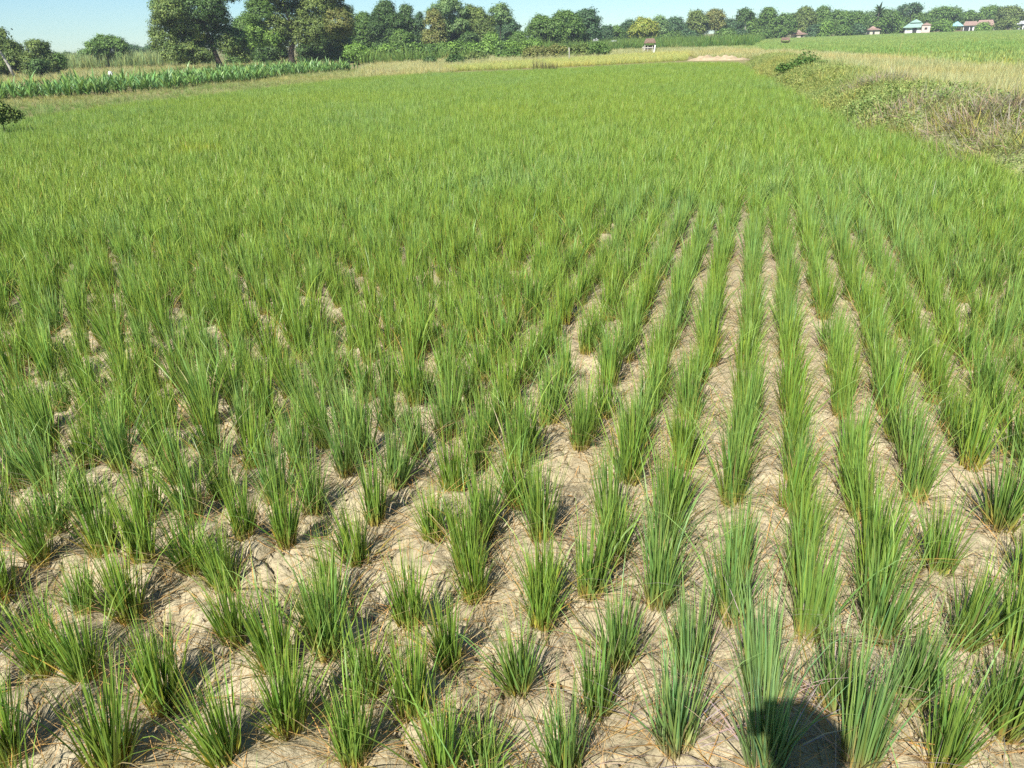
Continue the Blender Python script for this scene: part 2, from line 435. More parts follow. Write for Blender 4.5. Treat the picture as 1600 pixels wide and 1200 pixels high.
def height(x, y):
    """soil relief, in metres"""
    x = np.asarray(x, float); y = np.asarray(y, float)
    fade = np.clip(1 - (np.maximum(np.abs(x) - 5.0, 0) + np.maximum(y - 7.0, 0)) / 1.5, 0, 1) * np.clip((y - 0.3) / 0.5, 0, 1)
    left = np.clip((0.6 - x) / 1.6, 0, 1)
    lump = (fbm(x * 4.2, y * 4.2, 3, 3) - 0.5) * (0.09 + 0.11 * left)
    clod = np.abs(vnoise(x * 11 + 7, y * 11, 9) - 0.5) * (0.015 + 0.055 * left)
    fine = (fbm(x * 21, y * 21, 21, 3) - 0.5) * 0.020
    e = voredge(x * 5.0 + 0.5 * fbm(x * 7, y * 7, 5, 2), y * 5.0 + 0.5 * fbm(x * 7 + 9, y * 7, 6, 2), 4)
    cm = np.clip((fbm(x * 1.3, y * 1.3, 31, 2) - 0.42) * 6, 0, 1)
    crack = -np.clip(1 - e / 0.075, 0, 1) * 0.05 * cm
    e2 = voredge(x * 9.5 + 0.6 * fbm(x * 11, y * 11, 15, 2), y * 9.5 + 0.6 * fbm(x * 11 + 9, y * 11, 16, 2), 24)
    cm2 = np.clip((fbm(x * 2.1 + 5, y * 2.1, 35, 2) - 0.40) * 6, 0, 1)
    crack = crack - np.clip(1 - e2 / 0.13, 0, 1) * 0.022 * cm2
    bund = 0.36 * np.clip((0.85 - y) / 0.6, 0, 1) * np.clip((y + 1.6) / 0.6, 0, 1) * np.clip((9 - np.abs(x)) / 2, 0, 1)
    return (lump + clod + fine + crack) * fade + bund

# ------------------------------------------------------------------ ground: one sheet, finest near the viewer
def axis(lo, hi, step, far_lo, far_hi, grow=1.13):
    a = list(np.arange(lo, hi + 1e-6, step)); s = step
    while a[-1] < far_hi: s *= grow; a.append(a[-1] + s)
    s = step; b = []
    x = lo
    while x > far_lo: s *= grow; x -= s; b.append(x)
    return np.array(b[::-1] + a)
gx = axis(-3.4, 3.2, 0.0115, -900, 900); gy = axis(1.1, 5.2, 0.0115, -300, 1500)
GX, GY = np.meshgrid(gx, gy)
GZ = height(GX, GY)
nx, ny = len(gx), len(gy)
ii = (np.arange(ny - 1)[:, None] * nx + np.arange(nx - 1)[None, :]).ravel()
GQ = np.stack([ii, ii + 1, ii + nx + 1, ii + nx], 1)
grassy = 1.0 - inpoly(GX.ravel(), GY.ravel(), RICE_POLY).astype(np.float32)
grassy[(GY.ravel() < 1.0) & (np.abs(GX.ravel()) < 12) & (GY.ravel() > -3)] = 0.2
gm = mesh_np('ground', np.stack([GX.ravel(), GY.ravel(), GZ.ravel()], 1), GQ, M['soil'], smooth=True,
             attrs={'grassy': ('FLOAT', grassy)})
tag(obj('ground', gm), kind='structure')

def sheet(name, poly, z, mat):
    me = bpy.data.meshes.new(name)
    me.from_pydata([(x, y, z) for x, y in poly], [], [tuple(range(len(poly)))])
    me.materials.append(mat); me.update()
    return tag(obj(name, me), kind='structure')

# ------------------------------------------------------------------ rice
rng = np.random.default_rng(11)
rice_v = [rice_parts(np.random.default_rng(100 + i), (100, 120, 138, 112)[i % 4], w=(0.0038, 0.0072), split=True, dead=(22, 32, 26)[i % 3], nd=(7, 12, 9, 16, 5)[i % 5],
                     L=(0.23, 0.43), spread=(0.28, 0.36, 0.24, 0.32, 0.46)[i % 5], nb=(4, 9, 2)[i % 3]) for i in range(18)]
rice_me = [mesh_np('leaf_blades', *p[0][:2], M['rice'], p[0][2]) for p in rice_v]
dead_me = [mesh_np('withered_leaves', *p[1][:2], M['rice'], p[1][2]) for p in rice_v]
stem_me = [mesh_np('stem', *(lambda p: (p[0], p[1], M['rice'], p[2]))(stem_part(np.random.default_rng(200 + i)))) for i in range(6)]
mid_me = [mesh_np('rice_mid', *(lambda p: (p[0], p[1], M['rice'], p[2]))(rice_parts(np.random.default_rng(300 + i), 118, w=(0.0042, 0.008), dead=20, spread=(0.28, 0.38, 0.24)[i % 3], L=(0.21, 0.375)))) for i in range(8)]
far_me = [mesh_np('rice_far', *(lambda p: (p[0], p[1], M['rice'], p[2]))(
    rice_parts(np.random.default_rng(400 + i), 100, w=(0.005, 0.0085), dead=0, L=(0.22, 0.37), spread=0.62))) for i in range(6)]

ca, sa = math.cos(ROW_A), math.sin(ROW_A)
fr = np.array([(*at(p[0], p[1]), p[2], p[3]) for p in FRONT])
K = np.arange(-140, 140); S = np.arange(-20, 260)
kk, ss = np.meshgrid(K, S); kk = kk.ravel(); ss = ss.ravel()
q = ROW_Q0 + ROW_SP * kk; s_ = 2.08 + IN_SP * ss
q = q + rng.normal(0, 0.016, q.shape); s_ = s_ + rng.normal(0, 0.03, s_.shape)
lx = q * ca + s_ * sa; ly = -q * sa + s_ * ca
keep = inpoly(lx, ly, RICE_POLY) & (ly > 0.95)
pu, pv, pz = proj(lx, ly, 0)
vis = (pu > -20) & (pu < 1620) & (pv < 1235) & (pz > 0)
dmin = np.full(lx.shape, 9.0)
near = np.hypot(lx, ly) < 6
for f in fr: dmin[near] = np.minimum(dmin[near], np.hypot(lx[near] - f[0], ly[near] - f[1]))
keep &= ~(dmin < np.where(lx < 0.15, 0.15, 0.19))
front_zone = (lx >= 0.15) & (vis & (pv > 985) | vis & (pv > 900) & (dmin < 0.21))
keep &= ~front_zone
keep &= rng.uniform(0, 1, lx.shape) > 0.02
lx, ly, kk = lx[keep], ly[keep], kk[keep]
AX = np.concatenate([fr[:, 0], lx]); AY = np.concatenate([fr[:, 1], ly])
big = fbm(AX * 0.22, AY * 0.22, 41, 3)
ASC = np.concatenate([fr[:, 2] * np.where(fr[:, 0] < 0.5, 0.88, 0.97), rng.normal(0.97, 0.075, lx.shape) - 0.14 * np.clip((2.3 - np.hypot(lx, ly)) / 0.3, 0, 1) - 0.07 * np.clip((np.hypot(lx, ly) - 2.4) / 1.2, 0, 1) * (np.hypot(lx, ly) < 5.2) + (big[len(fr):] - 0.5) * 0.25])
t_l = 0.5 + (fbm(lx * 0.30 + 3, ly * 0.16, 51, 3) - 0.5) * 0.42 - 0.04 * np.clip((ly - 6) / 10, 0, 1) + rng.normal(0, 0.06, lx.shape)
t_l += 0.06 * np.clip((lx + 0.2) / 1.5, 0, 1) * np.clip((4.5 - ly) / 3, 0, 1)  # a little more of the painted sky sheen near right
yp = at(303, 214, 0.4); t_l = np.where(np.hypot(lx - yp[0], ly - yp[1]) < 0.5, 0.0, t_l)
ATN = np.clip(np.concatenate([0.48 + (fr[:, 3] - 0.5) * 0.8, t_l]), 0, 1)
AZ = height(AX, AY)
AU, AV, AW = proj(AX, AY, AZ)
AQ = AX * ca - AY * sa; AS = AX * sa + AY * ca
inframe = (AU > -45) & (AU < 1645) & (AV < 1290) & (AV > 0) & (AW > 0)
dist = np.sqrt(AX ** 2 + AY ** 2 + (CAMH - 0.2) ** 2)
order = np.argsort(np.where(inframe, dist, 1e9))[:300]
is_ind = np.zeros(len(AX), bool); is_ind[order] = True

ORD = ['front', 'second', 'third', 'fourth', 'fifth', 'sixth', 'seventh', 'eighth', 'ninth', 'tenth', 'eleventh', 'twelfth', 'thirteenth',
       'fourteenth', 'fifteenth', 'sixteenth', 'seventeenth', 'eighteenth', 'nineteenth', 'twentieth', 'twenty-first', 'twenty-second',
       'twenty-third', 'twenty-fourth', 'twenty-fifth', 'twenty-sixth', 'twenty-seventh', 'twenty-eighth', 'twenty-ninth', 'thirtieth']
SPECIAL = {3: 'broad dark green rice clump fanning out leftwards at the bottom left corner of the field',
           4: 'rice clump half cut by the left edge at the very bottom of the photo',
           14: 'short fan-shaped rice clump with bare reddish stems alone on cracked soil below the middle',
           16: 'thin sparse rice clump on bare cracked soil at the bottom, just left of the middle',
           23: 'tallest bluish green rice clump, its lower blades crossed by the dark shadow band',
           24: 'bluish rice clump at the bottom edge directly under the dark shadow band',
           30: 'tall bluish rice clump just right of the round head shadow at the bottom edge',
           20: 'bluish rice clump with a bright yellow foot, first left of the shadowed clump',
           35: 'small narrow dark green rice clump standing alone near the left edge',
           45: 'small upright rice clump alone on bare soil left of the middle',
           0: 'left-leaning rice clump with an orange foot on bare soil near the left edge',
           26: 'short bluish rice clump right above the round head shadow'}
rows = {}
for i in order:
    rows.setdefault(int(round((AQ[i] - ROW_Q0) / ROW_SP)), []).append(i)
rank = {}
for k, l in rows.items():
    for n_, i in enumerate(sorted(l, key=lambda j: AS[j])): rank[i] = (k, n_)
for i in sorted(order):
    k, n_ = rank[i]
    if i in SPECIAL: lab = SPECIAL[i]
    else:
        where = 'in the row through the hat shadow' if k == 0 else 'in the %s row %s of the hat shadow' % (('first' if abs(k) == 1 else ORD[min(abs(k) - 1, 29)]), 'right' if k > 0 else 'left')
        lab = ('frontmost rice clump ' if n_ == 0 else 'rice clump %s from the front ' % ORD[min(n_, 29)]) + where
    o = thing('rice_clump', lab, 'rice plant', (AX[i], AY[i], AZ[i] - 0.008), 0, 'rice clumps growing in rows on dry soil')
    lean = 0.05
    o.rotation_euler = (rng.normal(0, lean), rng.normal(0, lean), rng.uniform(0, 6.283))
    sw = (1.06 if AX[i] < 0.6 else 1.05) * (0.5 + 0.5 * ASC[i] + rng.normal(0, 0.05)) * (1 + 0.08 * float(np.clip((dist[i] - 2.9) / 1.5, 0, 1)))
    o.scale = (sw, sw, ASC[i])
    for nm, me in (('leaf_blades', rice_me[i % len(rice_me)]), ('withered_leaves', dead_me[i % len(dead_me)]), ('stem', stem_me[i % len(stem_me)])):
        c = obj(nm, me, o); c['tint'] = float(ATN[i])

rest = np.where(~is_ind)[0]
rd = np.hypot(AX[rest], AY[rest])
farflag = rd > 8.5
idx = np.where(farflag, 8 + rng.integers(0, 6, len(rest)), rng.integers(0, 8, len(rest)))
rot = np.stack([rng.normal(0, 0.07, len(rest)), rng.normal(0, 0.07, len(rest)), rng.uniform(0, 6.283, len(rest))], 1)
sw = (1.0 + rng.normal(0, 0.07, len(rest))) * (1 + 0.55 * np.clip((rd - 5.0) / 4.0, 0, 1))
scl = np.stack([sw, sw, ASC[rest]], 1)
gn_scatter('rice_crop', np.stack([AX[rest], AY[rest], AZ[rest] - 0.005], 1), rot, scl, ATN[rest], idx, mid_me + far_me)

# fallen straw between the clumps
n = 24000
r2 = np.random.default_rng(5)
bx = r2.uniform(-4.5, 4.2, n); by = 1.0 + 6.0 * r2.uniform(0, 1, n) ** 1.4
bz = height(bx, by) + 0.006
sv = blades(r2, n, (0.07, 0.28), (1.05, 1.5), (-0.1, 0.75), (0.0015, 0.0036), G_DEAD, segs=4,
            base=np.stack([bx, by, bz], 1))
zz = height(sv[0][:, 0], sv[0][:, 1]) + 0.003
sv[0][:, 2] = np.maximum(sv[0][:, 2], zz)
tag(obj('straw_litter', mesh_np('straw_litter', sv[0], sv[1], M['grass'], sv[2])), kind='stuff')

# crumbs and small clods of dry soil
import bmesh
clod_me = []
for i in range(5):
    bm = bmesh.new(); bmesh.ops.create_icosphere(bm, subdivisions=2, radius=1.0); rc = np.random.default_rng(640 + i)
    dirs = rc.normal(0, 1, (7, 3)); dirs /= np.linalg.norm(dirs, axis=1, keepdims=True)
    for v in bm.verts:
        p_ = np.array(v.co)
        for d_ in dirs: p_ = p_ - d_ * max(0.0, float(p_ @ d_) - 0.62)      # broken faces
        v.co = p_ * (1, 0.85, 0.7) * rc.uniform(0.93, 1.07)
    me = bpy.data.meshes.new('soil_clod'); bm.to_mesh(me); bm.free(); me.materials.append(M['clod']); clod_me.append(me)
n = 5200; rc = np.random.default_rng(66)
bx = rc.uniform(-3.6, 3.4, n); by = 1.1 + 4.6 * rc.uniform(0, 1, n) ** 1.3
k = (fbm(bx * 2.2, by * 2.2, 71, 3) + 0.12 * (bx < 0.2)) > 0.50
bx, by = bx[k], by[k]; n = len(bx); sz = 0.0035 + 0.016 * rc.uniform(0, 1, n) ** 3.5
gn_scatter('soil_clods', np.c_[bx, by, height(bx, by) + sz * 0.15], rc.uniform(0, 6.28, (n, 3)), np.repeat(sz[:, None], 3, 1), np.full(n, .5), rc.integers(0, 5, n), clod_me)

# ------------------------------------------------------------------ loose grass, weeds and crops
def tufts(seed, k, n, L, tilt, bend, w, pal, mat, name, base_r=0.08, segs=3):
    return [mesh_np(name, *(lambda p: (p[0], p[1], mat, p[2]))(
        blades(np.random.default_rng(seed + i), n, L, tilt, bend, w, pal, segs=segs, base_r=base_r))) for i in range(k)]

def strew(name, poly, spacing, protos, seed, scale=(0.8, 1.2), tint=(0.5, 0.2, 0.1), zf=None, reject=None, tintf=None, grow=0.0, lean=0.08, clumpy=0.0):
    r = np.random.default_rng(seed)
    xs = [p[0] for p in poly]; ys = [p[1] for p in poly]
    x, y = np.meshgrid(np.arange(min(xs), max(xs), spacing), np.arange(min(ys), max(ys), spacing))
    x = x.ravel() + r.uniform(-.5, .5, x.size) * spacing; y = y.ravel() + r.uniform(-.5, .5, x.size) * spacing
    k = inpoly(x, y, poly)
    u, v, w = proj(x, y, 0.3)
    k &= (w > 0) & (u > -160) & (u < 1760)
    if reject is not None: k &= ~reject(x, y)
    if clumpy: k &= fbm(x * 0.45, y * 0.45, seed, 3) > clumpy
    x, y = x[k], y[k]; n = len(x)
    z = zf(x, y) if zf else np.zeros(n)
    t = tint[0] + (fbm(x * tint[2], y * tint[2], seed + 5, 3) - 0.5) * 4 * tint[1] + r.normal(0, 0.07, n)
    if tintf is not None: t = t + tintf(x, y)
    sc = r.uniform(*scale, n)
    if grow: sc = sc * (0.6 + 0.8 * fbm(x * 0.6, y * 0.6, seed + 9, 3))
    return gn_scatter(name, np.stack([x, y, z], 1), np.stack([r.normal(0, lean, n), r.normal(0, lean, n), r.uniform(0, 6.283, n)], 1),
                      np.stack([sc, sc, sc * r.uniform(0.85, 1.15, n)], 1), np.clip(t, 0, 1), r.integers(0, len(protos), n), protos)

G_DRY = ((0.27, 0.28, 0.11), (0.40, 0.41, 0.16), (0.56, 0.54, 0.27))
G_MIX = ((0.20, 0.22, 0.07), (0.25, 0.31, 0.08), (0.40, 0.42, 0.16))
G_GRN = ((0.12, 0.16, 0.04), (0.10, 0.19, 0.04), (0.17, 0.26, 0.06))
dry_t = tufts(700, 5, 46, (0.25, 0.6), (0.05, 0.7), (0.1, 0.8), (0.008, 0.016), G_DRY, M['grass'], 'dry_tuft', 0.16)
mix_t = tufts(720, 5, 46, (0.2, 0.5), (0.1, 0.9), (0.1, 0.9), (0.010, 0.02), G_MIX, M['grass'], 'mixed_tuft', 0.16)
grn_t = tufts(740, 5, 50, (0.35, 0.7), (0.05, 0.6), (0.1, 0.7), (0.02, 0.05), G_GRN, M['grass'], 'green_tuft', 0.35)
ripe_t = tufts(760, 4, 40, (0.3, 0.5), (0.05, 0.5), (0.1, 0.8), (0.012, 0.022), ((0.34, 0.33, 0.10), (0.42, 0.44, 0.12), (0.52, 0.52, 0.17)), M['grass'], 'ripe_tuft', 0.2)
cane_t = tufts(780, 4, 26, (1.1, 1.9), (0.02, 0.35), (0.1, 0.9), (0.05, 0.09), ((0.28, 0.26, 0.11), (0.21, 0.28, 0.09), (0.33, 0.40, 0.16)), M['grass'], 'cane_tuft', 0.5)

def leafy(rng, n, spread, hgt, size, cols):
    """a low mat of small leaves"""
    a = rng.uniform(0, 2 * np.pi, n); rr = spread * np.sqrt(rng.uniform(0, 1, n))
    c = np.stack([rr * np.cos(a), rr * np.sin(a), hgt * (0.2 + 0.8 * rng.uniform(0, 1, n)) * (1 - 0.7 * (rr / spread) ** 2)], 1)
    return leaf_quads(rng, c, np.stack([rng.normal(0, .6, n), rng.normal(0, .6, n), np.ones(n)], 1), rng.uniform(*size, n), cols[rng.integers(0, len(cols), n)])

def leaf_quads(rng, c, nrm, size, col):
    """pointed four-cornered leaves at c, facing roughly nrm"""
    n = len(c)
    nrm = nrm / (np.linalg.norm(nrm, axis=1, keepdims=True) + 1e-9)
    t = np.cross(nrm, rng.normal(0, 1, (n, 3))); t /= (np.linalg.norm(t, axis=1, keepdims=True) + 1e-9)
    b = np.cross(nrm, t); s = np.asarray(size)[:, None]
    fold = nrm * s * 0.18
    V = np.stack([c - t * s, c + b * s * 0.5 + fold * 0, c + t * s - fold, c - b * s * 0.5], 1).reshape(-1, 3)
    col = np.clip(col * rng.normal(1, 0.12, (n, 1)), 0.004, 0.9)
    return V, np.arange(4 * n).reshape(n, 4), np.repeat(col, 4, 0)

WEED = np.array([(0.22, 0.33, 0.09), (0.27, 0.38, 0.11), (0.19, 0.29, 0.09), (0.34, 0.40, 0.14)])
weed_t = [mesh_np('weed_tuft', *(lambda p: (p[0], p[1], M['grass'], p[2]))(join([
    leafy(np.random.default_rng(800 + i), 190, 0.28, 0.24, (0.012, 0.03), WEED),
    blades(np.random.default_rng(820 + i), 12, (0.15, 0.34), (0.2, 1.1), (0.2, 0.9), (0.006, 0.012), G_MIX, segs=3, base_r=0.2)]))) for i in range(6)]

# the bund along the right of the rice: inner foot line -> inner shoulder -> outer shoulder -> outer foot
IN = [(5.15, -4.0), (5.35, 5.5)] + [at(*p, 0.4) for p in ((1600, 246), (1460, 201), (1340, 174), (1260, 141), (1190, 109), (1160, 94))]
def off(line, d):
    out = []
    for i, p in enumerate(line):
        a = np.array(line[max(i - 1, 0)]); b = np.array(line[min(i + 1, len(line) - 1)])
        t = (b - a) / np.linalg.norm(b - a); nrm = np.array([t[1], -t[0]])
        out.append(tuple(np.array(p) + nrm * d))
    return out
def resample(line, step):
    P = np.array(line); d = np.r_[0, np.cumsum(np.linalg.norm(np.diff(P, axis=0), axis=1))]
    s = np.arange(0, d[-1], step); return np.stack([np.interp(s, d, P[:, 0]), np.interp(s, d, P[:, 1])], 1)
BL = resample(IN, 0.35)
def bund_z(d):
    d = np.asarray(d); return 0.52 * np.clip(d / 1.1, 0, 1) ** 0.8 * (1 - np.clip((d - 2.2) / 1.6, 0, 1)) + 0.02
def bund_dist(x, y):
    """how far a point lies outside the inner foot line"""
    P = np.array(IN); return np.asarray(x) - np.interp(y, P[:, 1], P[:, 0])
rows_ = []
prof = np.linspace(-0.2, 4.0, 22)
for j, dd in enumerate(prof):
    l = np.array(off([tuple(p) for p in BL], dd))
    z = bund_z(dd) + (fbm(l[:, 0] * 1.8, l[:, 1] * 1.8, 61, 4) - 0.5) * 0.34 * float(np.clip(dd, 0, 1)) * float(np.clip((4 - dd) / 1.2, 0, 1))
    rows_.append(np.c_[l, np.full(len(l), 0) + z - (0.06 if j in (0, 21) else 0)])
W = np.array(rows_); a_, b_ = W.shape[:2]
ii = (np.arange(a_ - 1)[:, None] * b_ + np.arange(b_ - 1)[None, :]).ravel()
tag(obj('bund', mesh_np('bund', W.reshape(-1, 3), np.stack([ii, ii + b_, ii + b_ + 1, ii + 1], 1), M['bund'], smooth=True)), kind='structure')
def bund_ground(x, y):
    d = bund_dist(x, y)
    return np.where((d > -0.2) & (d < 4.0), bund_z(d) - 0.03, 0.0)
bpoly = [tuple(p) for p in off([tuple(q) for q in BL], -0.15)] + [tuple(p) for p in off([tuple(q) for q in BL], 2.7)][::-1]
PATCH_FAR = at(602, 114.5, 0.1)
PATCH = [(at(1432, 160, .6), 0.9), (at(1520, 185, .5), 0.7), (at(1585, 205, .5), 0.9), (at(1370, 140, .5), 0.7), (at(1600, 170, .6), 0.6)]
def in_patch(x, y):
    k = np.zeros(x.shape, bool)
    for (px_, py_), r_ in PATCH: k |= np.hypot(x - px_, (y - py_) * 0.8) < r_ * 0.8
    return k & (vnoise(x * 37, y * 37, 77) < 0.6)
strew('bund_weeds', bpoly, 0.165, weed_t, 31, (0.6, 1.05), (0.3, 0.16, 0.35), bund_ground, in_patch, grow=1, lean=0.2)
strew('bund_grass', bpoly, 0.26, mix_t, 32, (0.4, 0.8), (0.35, 0.2, 0.4), bund_ground, grow=1, lean=0.2)

# straw-coloured tall grass beyond the bund, then the far green paddies
dpoly = [tuple(p) for p in off([tuple(q) for q in BL], 1.9)] + [at(1160, 83), at(1300, 86), at(1420, 97), at(1520, 109), at(1700, 116), (26, 3)]
strew('dry_grass', dpoly, 0.27, dry_t + mix_t[:2], 33, (0.5, 0.9), (0.5, 0.18, 0.25), bund_ground, None, grow=1)

PAD = noise_mat('paddy_floor', (0.10, 0.17, 0.03), (0.16, 0.24, 0.05), 0.05, 0.95)
ppoly = [at(1150, 80), at(1300, 83), at(1420, 94), at(1520, 106), at(1700, 113), at(1720, 46.5), at(1600, 47.5), at(1430, 53), at(1290, 58.5), at(1180, 64), at(1060, 72)]
sheet('paddy_field', ppoly, 0.03, PAD)
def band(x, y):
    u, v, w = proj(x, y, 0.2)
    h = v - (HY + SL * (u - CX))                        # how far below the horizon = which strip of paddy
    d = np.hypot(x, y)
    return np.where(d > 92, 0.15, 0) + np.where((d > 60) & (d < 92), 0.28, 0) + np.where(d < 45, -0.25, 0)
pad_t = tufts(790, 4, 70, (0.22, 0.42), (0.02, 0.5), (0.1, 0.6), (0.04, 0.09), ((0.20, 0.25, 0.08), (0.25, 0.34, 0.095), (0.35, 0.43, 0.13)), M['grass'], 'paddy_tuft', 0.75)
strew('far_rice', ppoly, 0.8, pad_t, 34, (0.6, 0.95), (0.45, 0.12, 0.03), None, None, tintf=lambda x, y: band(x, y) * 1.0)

# the strip of ripening rice and the dry ground beyond the far edge
ripe = [at(*p) for p in ((690, 108.5), (760, 103), (870, 96.5), (1000, 87.5), (1078, 84))] + [at(1070, 95), at(960, 101), at(860, 106), at(700, 112)]
strew('ripe_rice', ripe, 0.30, ripe_t, 35, (0.6, 0.9), (0.5, 0.1, 0.2))
cpoly = [at(545, 128), at(690, 117), at(740, 108), at(870, 95), at(1000, 86.5), at(1075, 87), at(1090, 93), at(1165, 93), at(1200, 88), at(1180, 76), at(1000, 79), at(860, 86), at(700, 96), at(570, 105)]
strew('dry_bank_grass', cpoly, 0.38, dry_t + mix_t[:3], 36, (0.45, 0.9), (0.4, 0.15, 0.1), None, lambda x, y: inpoly(x, y, RICE_POLY), grow=1)
# beyond: rough green ground up to the trees
gpoly = [at(560, 103), at(700, 95), at(860, 85), at(1000, 78), at(1170, 75), at(1190, 63), at(1000, 69.5), at(800, 77), at(560, 85)]
strew('rough_grass', gpoly, 1.3, grn_t + mix_t[:1], 37, (1.2, 2.4), (0.42, 0.15, 0.05), grow=1)

# left: dry grass strip, corn, stubble, sugar cane
lpoly = [(-21.3, -4), (-15.8, 9)] + [at(*p) for p in ((-10, 200), (150, 176), (330, 157), (450, 142), (570, 130))] + [at(575, 107), at(450, 116), at(330, 131), at(150, 150), at(-90, 158)]
strew('dry_strip_grass', lpoly, 0.30, mix_t + dry_t[:1], 38, (0.25, 0.5), (0.6, 0.25, 0.15), None, lambda x, y: inpoly(x, y, RICE_POLY), grow=1)
spoly = [at(-80, 135), at(60, 130), at(330, 117), at(560, 98), at(560, 88), at(330, 98), at(100, 102), at(-80, 110)]
strew('stubble', spoly, 0.7, dry_t + mix_t, 39, (0.5, 0.9), (0.3, 0.3, 0.06), grow=1)

# ------------------------------------------------------------------ corn
def corn_plant(rng):
    h = rng.uniform(0.34, 0.5); k = rng.integers(9, 12)
    zs = np.linspace(0.06, h * 0.95, k); az = (np.arange(k) % 2) * np.pi + rng.normal(0, 0.4, k) + rng.uniform(0, 6)
    base = np.stack([np.zeros(k), np.zeros(k), zs], 1)
    pal = ((0.13, 0.20, 0.045), (0.145, 0.29, 0.06), (0.24, 0.39, 0.11))
    lv = blades(rng, k, (0.42, 0.7), (0.25, 0.8), (0.5, 1.5), (0.06, 0.09), pal, segs=5, az=az, base=base, wpow=2.2)
    st = blades(rng, 4, (h * 0.9, h), (0, 0.03), (0, 0.05), (0.03, 0.04), ((0.14, 0.17, 0.05),) * 3, segs=2, base_r=0.01, wpow=3)
    return join([lv, st])
corn_me = [mesh_np('corn_plant', *(lambda p: (p[0], p[1], M['rice'], p[2]))(corn_plant(np.random.default_rng(900 + i)))) for i in range(10)]
cf = np.array([at(*p) for p in ((-90, 166), (0, 159), (150, 152), (330, 135), (450, 120), (560, 110))])
r3 = np.random.default_rng(61)
CP = []
sseg = np.r_[0, np.cumsum(np.linalg.norm(np.diff(cf, axis=0), axis=1))]
tdir = (cf[-1] - cf[0]) / np.linalg.norm(cf[-1] - cf[0]); ndir = np.array([-tdir[1], tdir[0]])
for row in range(9):
    sarr = np.arange(0, sseg[-1], 0.30) + r3.uniform(-0.08, 0.08, len(np.arange(0, sseg[-1], 0.30)))
    wob = (fbm(sarr * 0.5, sarr * 0 + row * .1, 19, 2) - 0.5) * 1.2
    px_ = np.interp(sarr, sseg, cf[:, 0]) + ndir[0] * (row * 0.62 + wob) + r3.normal(0, 0.05, len(sarr))
    py_ = np.interp(sarr, sseg, cf[:, 1]) + ndir[1] * (row * 0.62 + wob) + r3.normal(0, 0.05, len(sarr))
    CP += [(x, y, row) for x, y in zip(px_, py_)]
CP = np.array(CP)
u, v, w = proj(CP[:, 0], CP[:, 1], 0.5)
CP = CP[(u > -60) & (w > 0) & (r3.uniform(0, 1, len(CP)) > 0.10)]
u, v, w = proj(CP[:, 0], CP[:, 1], 0.5)
okc = (u > -8) & (u < 600)
score = np.where(okc, np.hypot(CP[:, 0], CP[:, 1]) + CP[:, 2] * 6, 1e9)
ind = np.argsort(score)[:min(290, int(okc.sum()))]
mask = np.zeros(len(CP), bool); mask[ind] = True
for j in ind:
    o = obj('corn_plant', corn_me[j % 10]); o.location = (CP[j, 0], CP[j, 1], 0)
    s1 = r3.uniform(0.6, 1.12)
    o.rotation_euler = (r3.normal(0, .06), r3.normal(0, .06), r3.uniform(0, 6.28)); o.scale = (s1, s1, s1 * r3.uniform(.9, 1.1)); o['tint'] = float(r3.uniform(0.35, 0.6))
    tag(o, 'green corn plant in the crop strip between the rice and the big trees', 'corn plant', 'corn plants in the strip left of the rice')
rj = np.where(~mask)[0]
gn_scatter('corn_crop', np.c_[CP[rj, :2], np.zeros(len(rj))], np.c_[r3.normal(0, .06, (len(rj), 2)), r3.uniform(0, 6.28, len(rj))],
           np.repeat(r3.uniform(.6, 1.12, (len(rj), 1)), 3, 1), r3.uniform(.35, .6, len(rj)), r3.integers(0, 10, len(rj)), corn_me)

# ------------------------------------------------------------------ trees and shrubs
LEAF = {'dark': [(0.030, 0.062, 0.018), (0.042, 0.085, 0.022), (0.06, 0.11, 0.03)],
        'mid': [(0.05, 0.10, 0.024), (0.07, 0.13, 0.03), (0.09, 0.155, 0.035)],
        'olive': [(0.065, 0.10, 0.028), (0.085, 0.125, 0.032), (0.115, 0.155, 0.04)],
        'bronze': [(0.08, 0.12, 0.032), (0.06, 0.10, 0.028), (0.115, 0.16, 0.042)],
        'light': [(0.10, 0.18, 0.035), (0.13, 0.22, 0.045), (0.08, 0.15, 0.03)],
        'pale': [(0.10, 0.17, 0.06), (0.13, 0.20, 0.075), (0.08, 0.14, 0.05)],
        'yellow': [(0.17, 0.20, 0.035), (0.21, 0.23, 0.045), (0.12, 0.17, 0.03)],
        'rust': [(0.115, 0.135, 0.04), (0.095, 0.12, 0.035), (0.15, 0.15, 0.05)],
        'blue': [(0.045, 0.09, 0.04), (0.055, 0.11, 0.05), (0.035, 0.07, 0.032)]}

